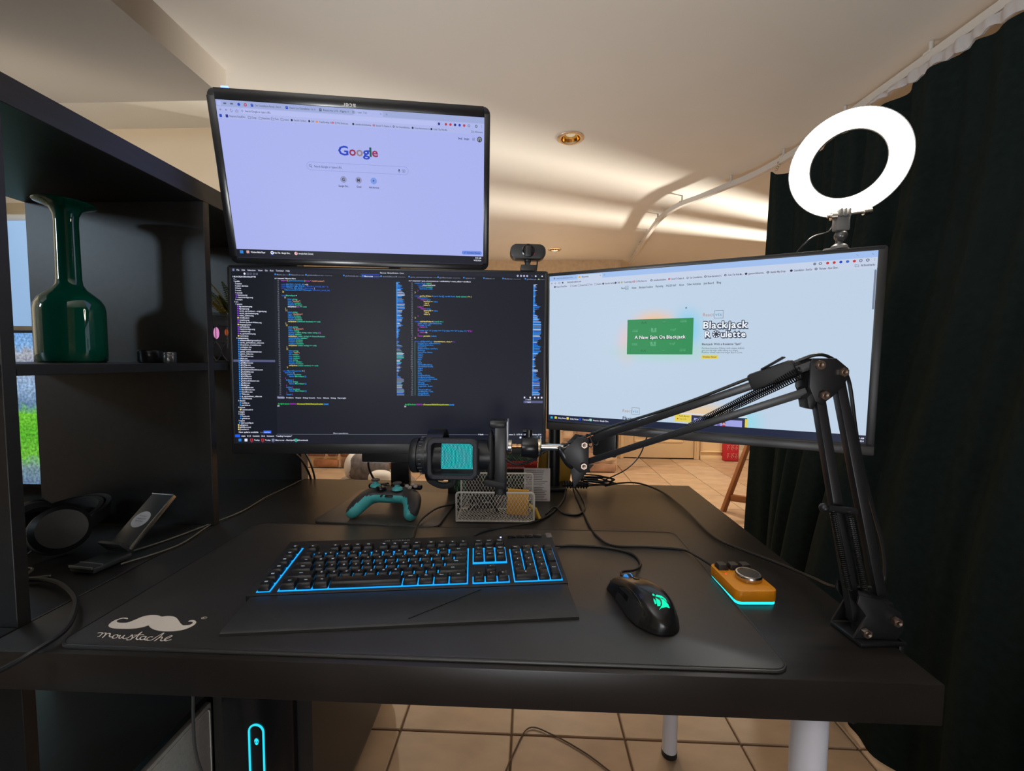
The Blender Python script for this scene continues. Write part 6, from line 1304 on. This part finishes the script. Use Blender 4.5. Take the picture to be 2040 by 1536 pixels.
# ------------------------------------------------------------------ television seen through the shelf
tv = thing('television', 'lit television showing a garden with green bushes, seen through the shelving unit', 'television', (-1.33, 1.22, 0.56))
obj('housing', MB().box((0, 0.018, 0.325), (1.17, 0.036, 0.67), bevel=0.004), m_gloss, tv)
tvm = mat('tv_picture', (0.01, 0.01, 0.01), 0.3, emis=(1, 1, 1), es=1.0); nt = tvm.node_tree; bs = nt.nodes['Principled BSDF']
tc = nt.nodes.new('ShaderNodeTexCoord'); sx = nt.nodes.new('ShaderNodeSeparateXYZ'); nt.links.new(tc.outputs['Object'], sx.inputs[0])
n1 = nt.nodes.new('ShaderNodeTexNoise'); n1.inputs['Scale'].default_value = 26; n1.inputs['Detail'].default_value = 8; nt.links.new(tc.outputs['Object'], n1.inputs['Vector'])
zn = mnode('ADD', mnode('DIVIDE', sx.outputs['Z'], 0.65), mnode('MULTIPLY', mnode('SUBTRACT', n1.outputs['Fac'], 0.5), 0.16))
rp = nt.nodes.new('ShaderNodeValToRGB'); cr = rp.color_ramp; cr.elements[0].position = 0.0; cr.elements[0].color = (*srgb(92, 118, 160), 1); cr.elements[1].position = 1.0; cr.elements[1].color = (*srgb(112, 164, 226), 1)
for pos, c in ((0.13, (120, 150, 150)), (0.20, (110, 190, 60)), (0.34, (84, 176, 40)), (0.47, (110, 196, 50)), (0.54, (96, 128, 164)), (0.66, (150, 180, 216)), (0.80, (150, 156, 176)), (0.87, (170, 174, 186)), (0.92, (128, 176, 228))):
    e = cr.elements.new(pos); e.color = (*srgb(*c), 1)
nt.links.new(zn, rp.inputs[0])
n2 = nt.nodes.new('ShaderNodeTexNoise'); n2.inputs['Scale'].default_value = 90; n2.inputs['Detail'].default_value = 6; nt.links.new(tc.outputs['Object'], n2.inputs['Vector'])
mr = nt.nodes.new('ShaderNodeMapRange'); mr.inputs[1].default_value = 0.35; mr.inputs[2].default_value = 0.65; mr.inputs[3].default_value = 0.35; mr.inputs[4].default_value = 1.35; nt.links.new(n2.outputs['Fac'], mr.inputs[0])
fl_ = mnode('ADD', mnode('MULTIPLY', mr.outputs[0], 0.75), 0.25)
mx = nt.nodes.new('ShaderNodeVectorMath'); mx.operation = 'SCALE'; nt.links.new(rp.outputs[0], mx.inputs[0]); nt.links.new(fl_, mx.inputs['Scale']); nt.links.new(mx.outputs[0], bs.inputs['Emission Color'])
b = MB(); b.quad((-0.575, -0.0008, 0.005), (0.575, -0.0008, 0.005), (0.575, -0.0008, 0.648), (-0.575, -0.0008, 0.648)); obj('screen', b, tvm, tv, smooth=False)
for sx_ in (-0.38, 0.38): b = MB(); b.box((sx_, 0.018, -0.02), (0.03, 0.17, 0.03), bevel=0.004); obj('foot', b, m_plas, tv)
ts = thing('tv_stand', 'low dark television bench by the partition wall', 'tv bench', (-1.33, 1.185, 0.0))
b = MB(); b.box((0, 0, 0.275), (1.05, 0.28, 0.49), bevel=0.003); obj('carcass', b, m_blk, ts)
for sx_ in (-0.26, 0.26): b = MB(); b.box((sx_, -0.146, 0.275), (0.505, 0.012, 0.45), bevel=0.002); dr = obj('door', b, m_blk, ts); b = MB(); b.cyl((sx_*0.2, -0.154, 0.30), (sx_*0.2, -0.170, 0.30), 0.008); obj('knob', b, m_chrome_rim, dr)
b = MB(); b.box((0, 0, 0.015), (0.95, 0.22, 0.03)); obj('plinth', b, m_blk, ts)

# ------------------------------------------------------------------ far room
m_tr = mat('brown_wood', srgb(146, 92, 52), 0.45, var=0.18, scale=10, stretch=(1, 1, 0.2))
te = thing('wooden_trestle', 'brown wooden trestle on the tiled floor beside the curtain', 'trestle', (2.45, 2.6, 0.0))
for p0, p1, nm in (((2.137, 2.673, 0.0), (2.335, 2.700, 0.56), 'leg'), ((2.86, 2.70, 0.0), (2.66, 2.70, 0.56), 'leg'), ((2.52, 2.40, 0.0), (2.42, 2.62, 0.56), 'leg'), ((2.185, 2.665, 0.105), (2.535, 2.455, 0.125), 'stretcher'), ((2.22, 2.675, 0.545), (2.92, 2.675, 0.545), 'top_rail')):
    b = MB(); b.bar(p0, p1, 0.034, 0.046 if nm != 'leg' else 0.030, 0.003); obj(nm, b, m_tr, te, world=True)
m_rc = mat('red_carton_card', srgb(190, 34, 52), 0.5)
def carton(lbl, z, dx):
    o = thing('drinks_carton', lbl, 'carton', (2.958+dx, 4.30, z), group='drinks cartons by the door')
    obj('box', MB().box((0, 0.04, 0.101), (0.150, 0.10, 0.200), bevel=0.003), m_rc, o)
    p = Print(); wc_ = mat('carton_white', srgb(232, 196, 190), 0.6)
    for k, y0 in enumerate((0.035, 0.128)):
        for (cx, w) in ((-0.042, 0.022), (0.006, 0.034), (0.050, 0.020)):
            p.line([(cx+w*0.5*math.cos(a)*(1-0.12*a), y0+0.018+0.016*math.sin(a)) for a in [q*0.5 for q in range(10)]], 0.0055, wc_)
            p.line([(cx-w*0.4, y0+0.052), (cx, y0+0.046), (cx+w*0.5, y0+0.055)], 0.0045, wc_)
    p.rect(-0.074, 0.002, 0.074, 0.010, mat('carton_dark', srgb(120, 20, 36), 0.5))
    p.build('print', o, lambda x, y, l: (x, -0.0108, y))
carton('red drinks carton with white script, lower one of the two by the door', 0.0, 0.0); carton('red drinks carton with white script, stacked on another carton', 0.2015, 0.004)
# cushions on a low pouffe behind the desk
pf_ = thing('pouffe', 'low grey pouffe standing on the floor behind the desk', 'pouffe', (-0.50, 2.72, 0.0))
obj('seat', MB().lathe([(0.001, 0.03), (0.27, 0.03), (0.30, 0.06), (0.30, 0.15), (0.27, 0.185), (0.001, 0.19)], seg=40), mat('pouffe_cloth', srgb(120, 112, 106), 0.9, var=0.1, scale=80), pf_)
for k in range(4): a = PI/4+k*PI/2; b = MB(); b.cyl((0.2*math.cos(a), 0.2*math.sin(a), 0), (0.2*math.cos(a), 0.2*math.sin(a), 0.035), 0.02); obj('foot', b, m_plas, pf_)
def pillow(name, label, loc, sc, rot, m, nz=0.0):
    o = thing(name, label, 'cushion', loc, rot, group='cushions on the pouffe'); t2 = bmesh.new(); bmesh.ops.create_icosphere(t2, subdivisions=4, radius=1)
    for v in t2.verts:
        n = v.co.copy(); e = lambda q: math.copysign(abs(q)**0.75, q); k = 1+nz*math.sin(n.x*31+n.y*17)*math.sin(n.z*29+n.y*13)
        v.co = Vector((e(n.x)*sc[0]*k, e(n.y)*sc[1]*k, e(n.z)*sc[2]*k))
    b = MB(); b.add(t2); obj('cover', b, m, o, angle=80); return o
g1 = pillow('cushion', 'fluffy grey cushion with a white edge on the pouffe', (-0.545, 2.66, 0.285), (0.165, 0.075, 0.105), rotY(0.12), mat('grey_fur', srgb(112, 106, 106), 0.95, var=0.35, scale=30, bump=0.8), 0.03)
b = MB(); b.sph((-0.125, 0, 0.0), 0.10, (0.50, 0.72, 0.98), 24); obj('white_edge', b, mat('cream_wool', srgb(214, 210, 206), 0.95, bump=0.3, scale=60), g1)
pillow('cushion', 'round cream cushion in front of the fluffy grey one', (-0.405, 2.54, 0.235), (0.085, 0.06, 0.062), rotY(0.0), mat('cream_wool', srgb(214, 210, 206), 0.95, bump=0.3, scale=60))
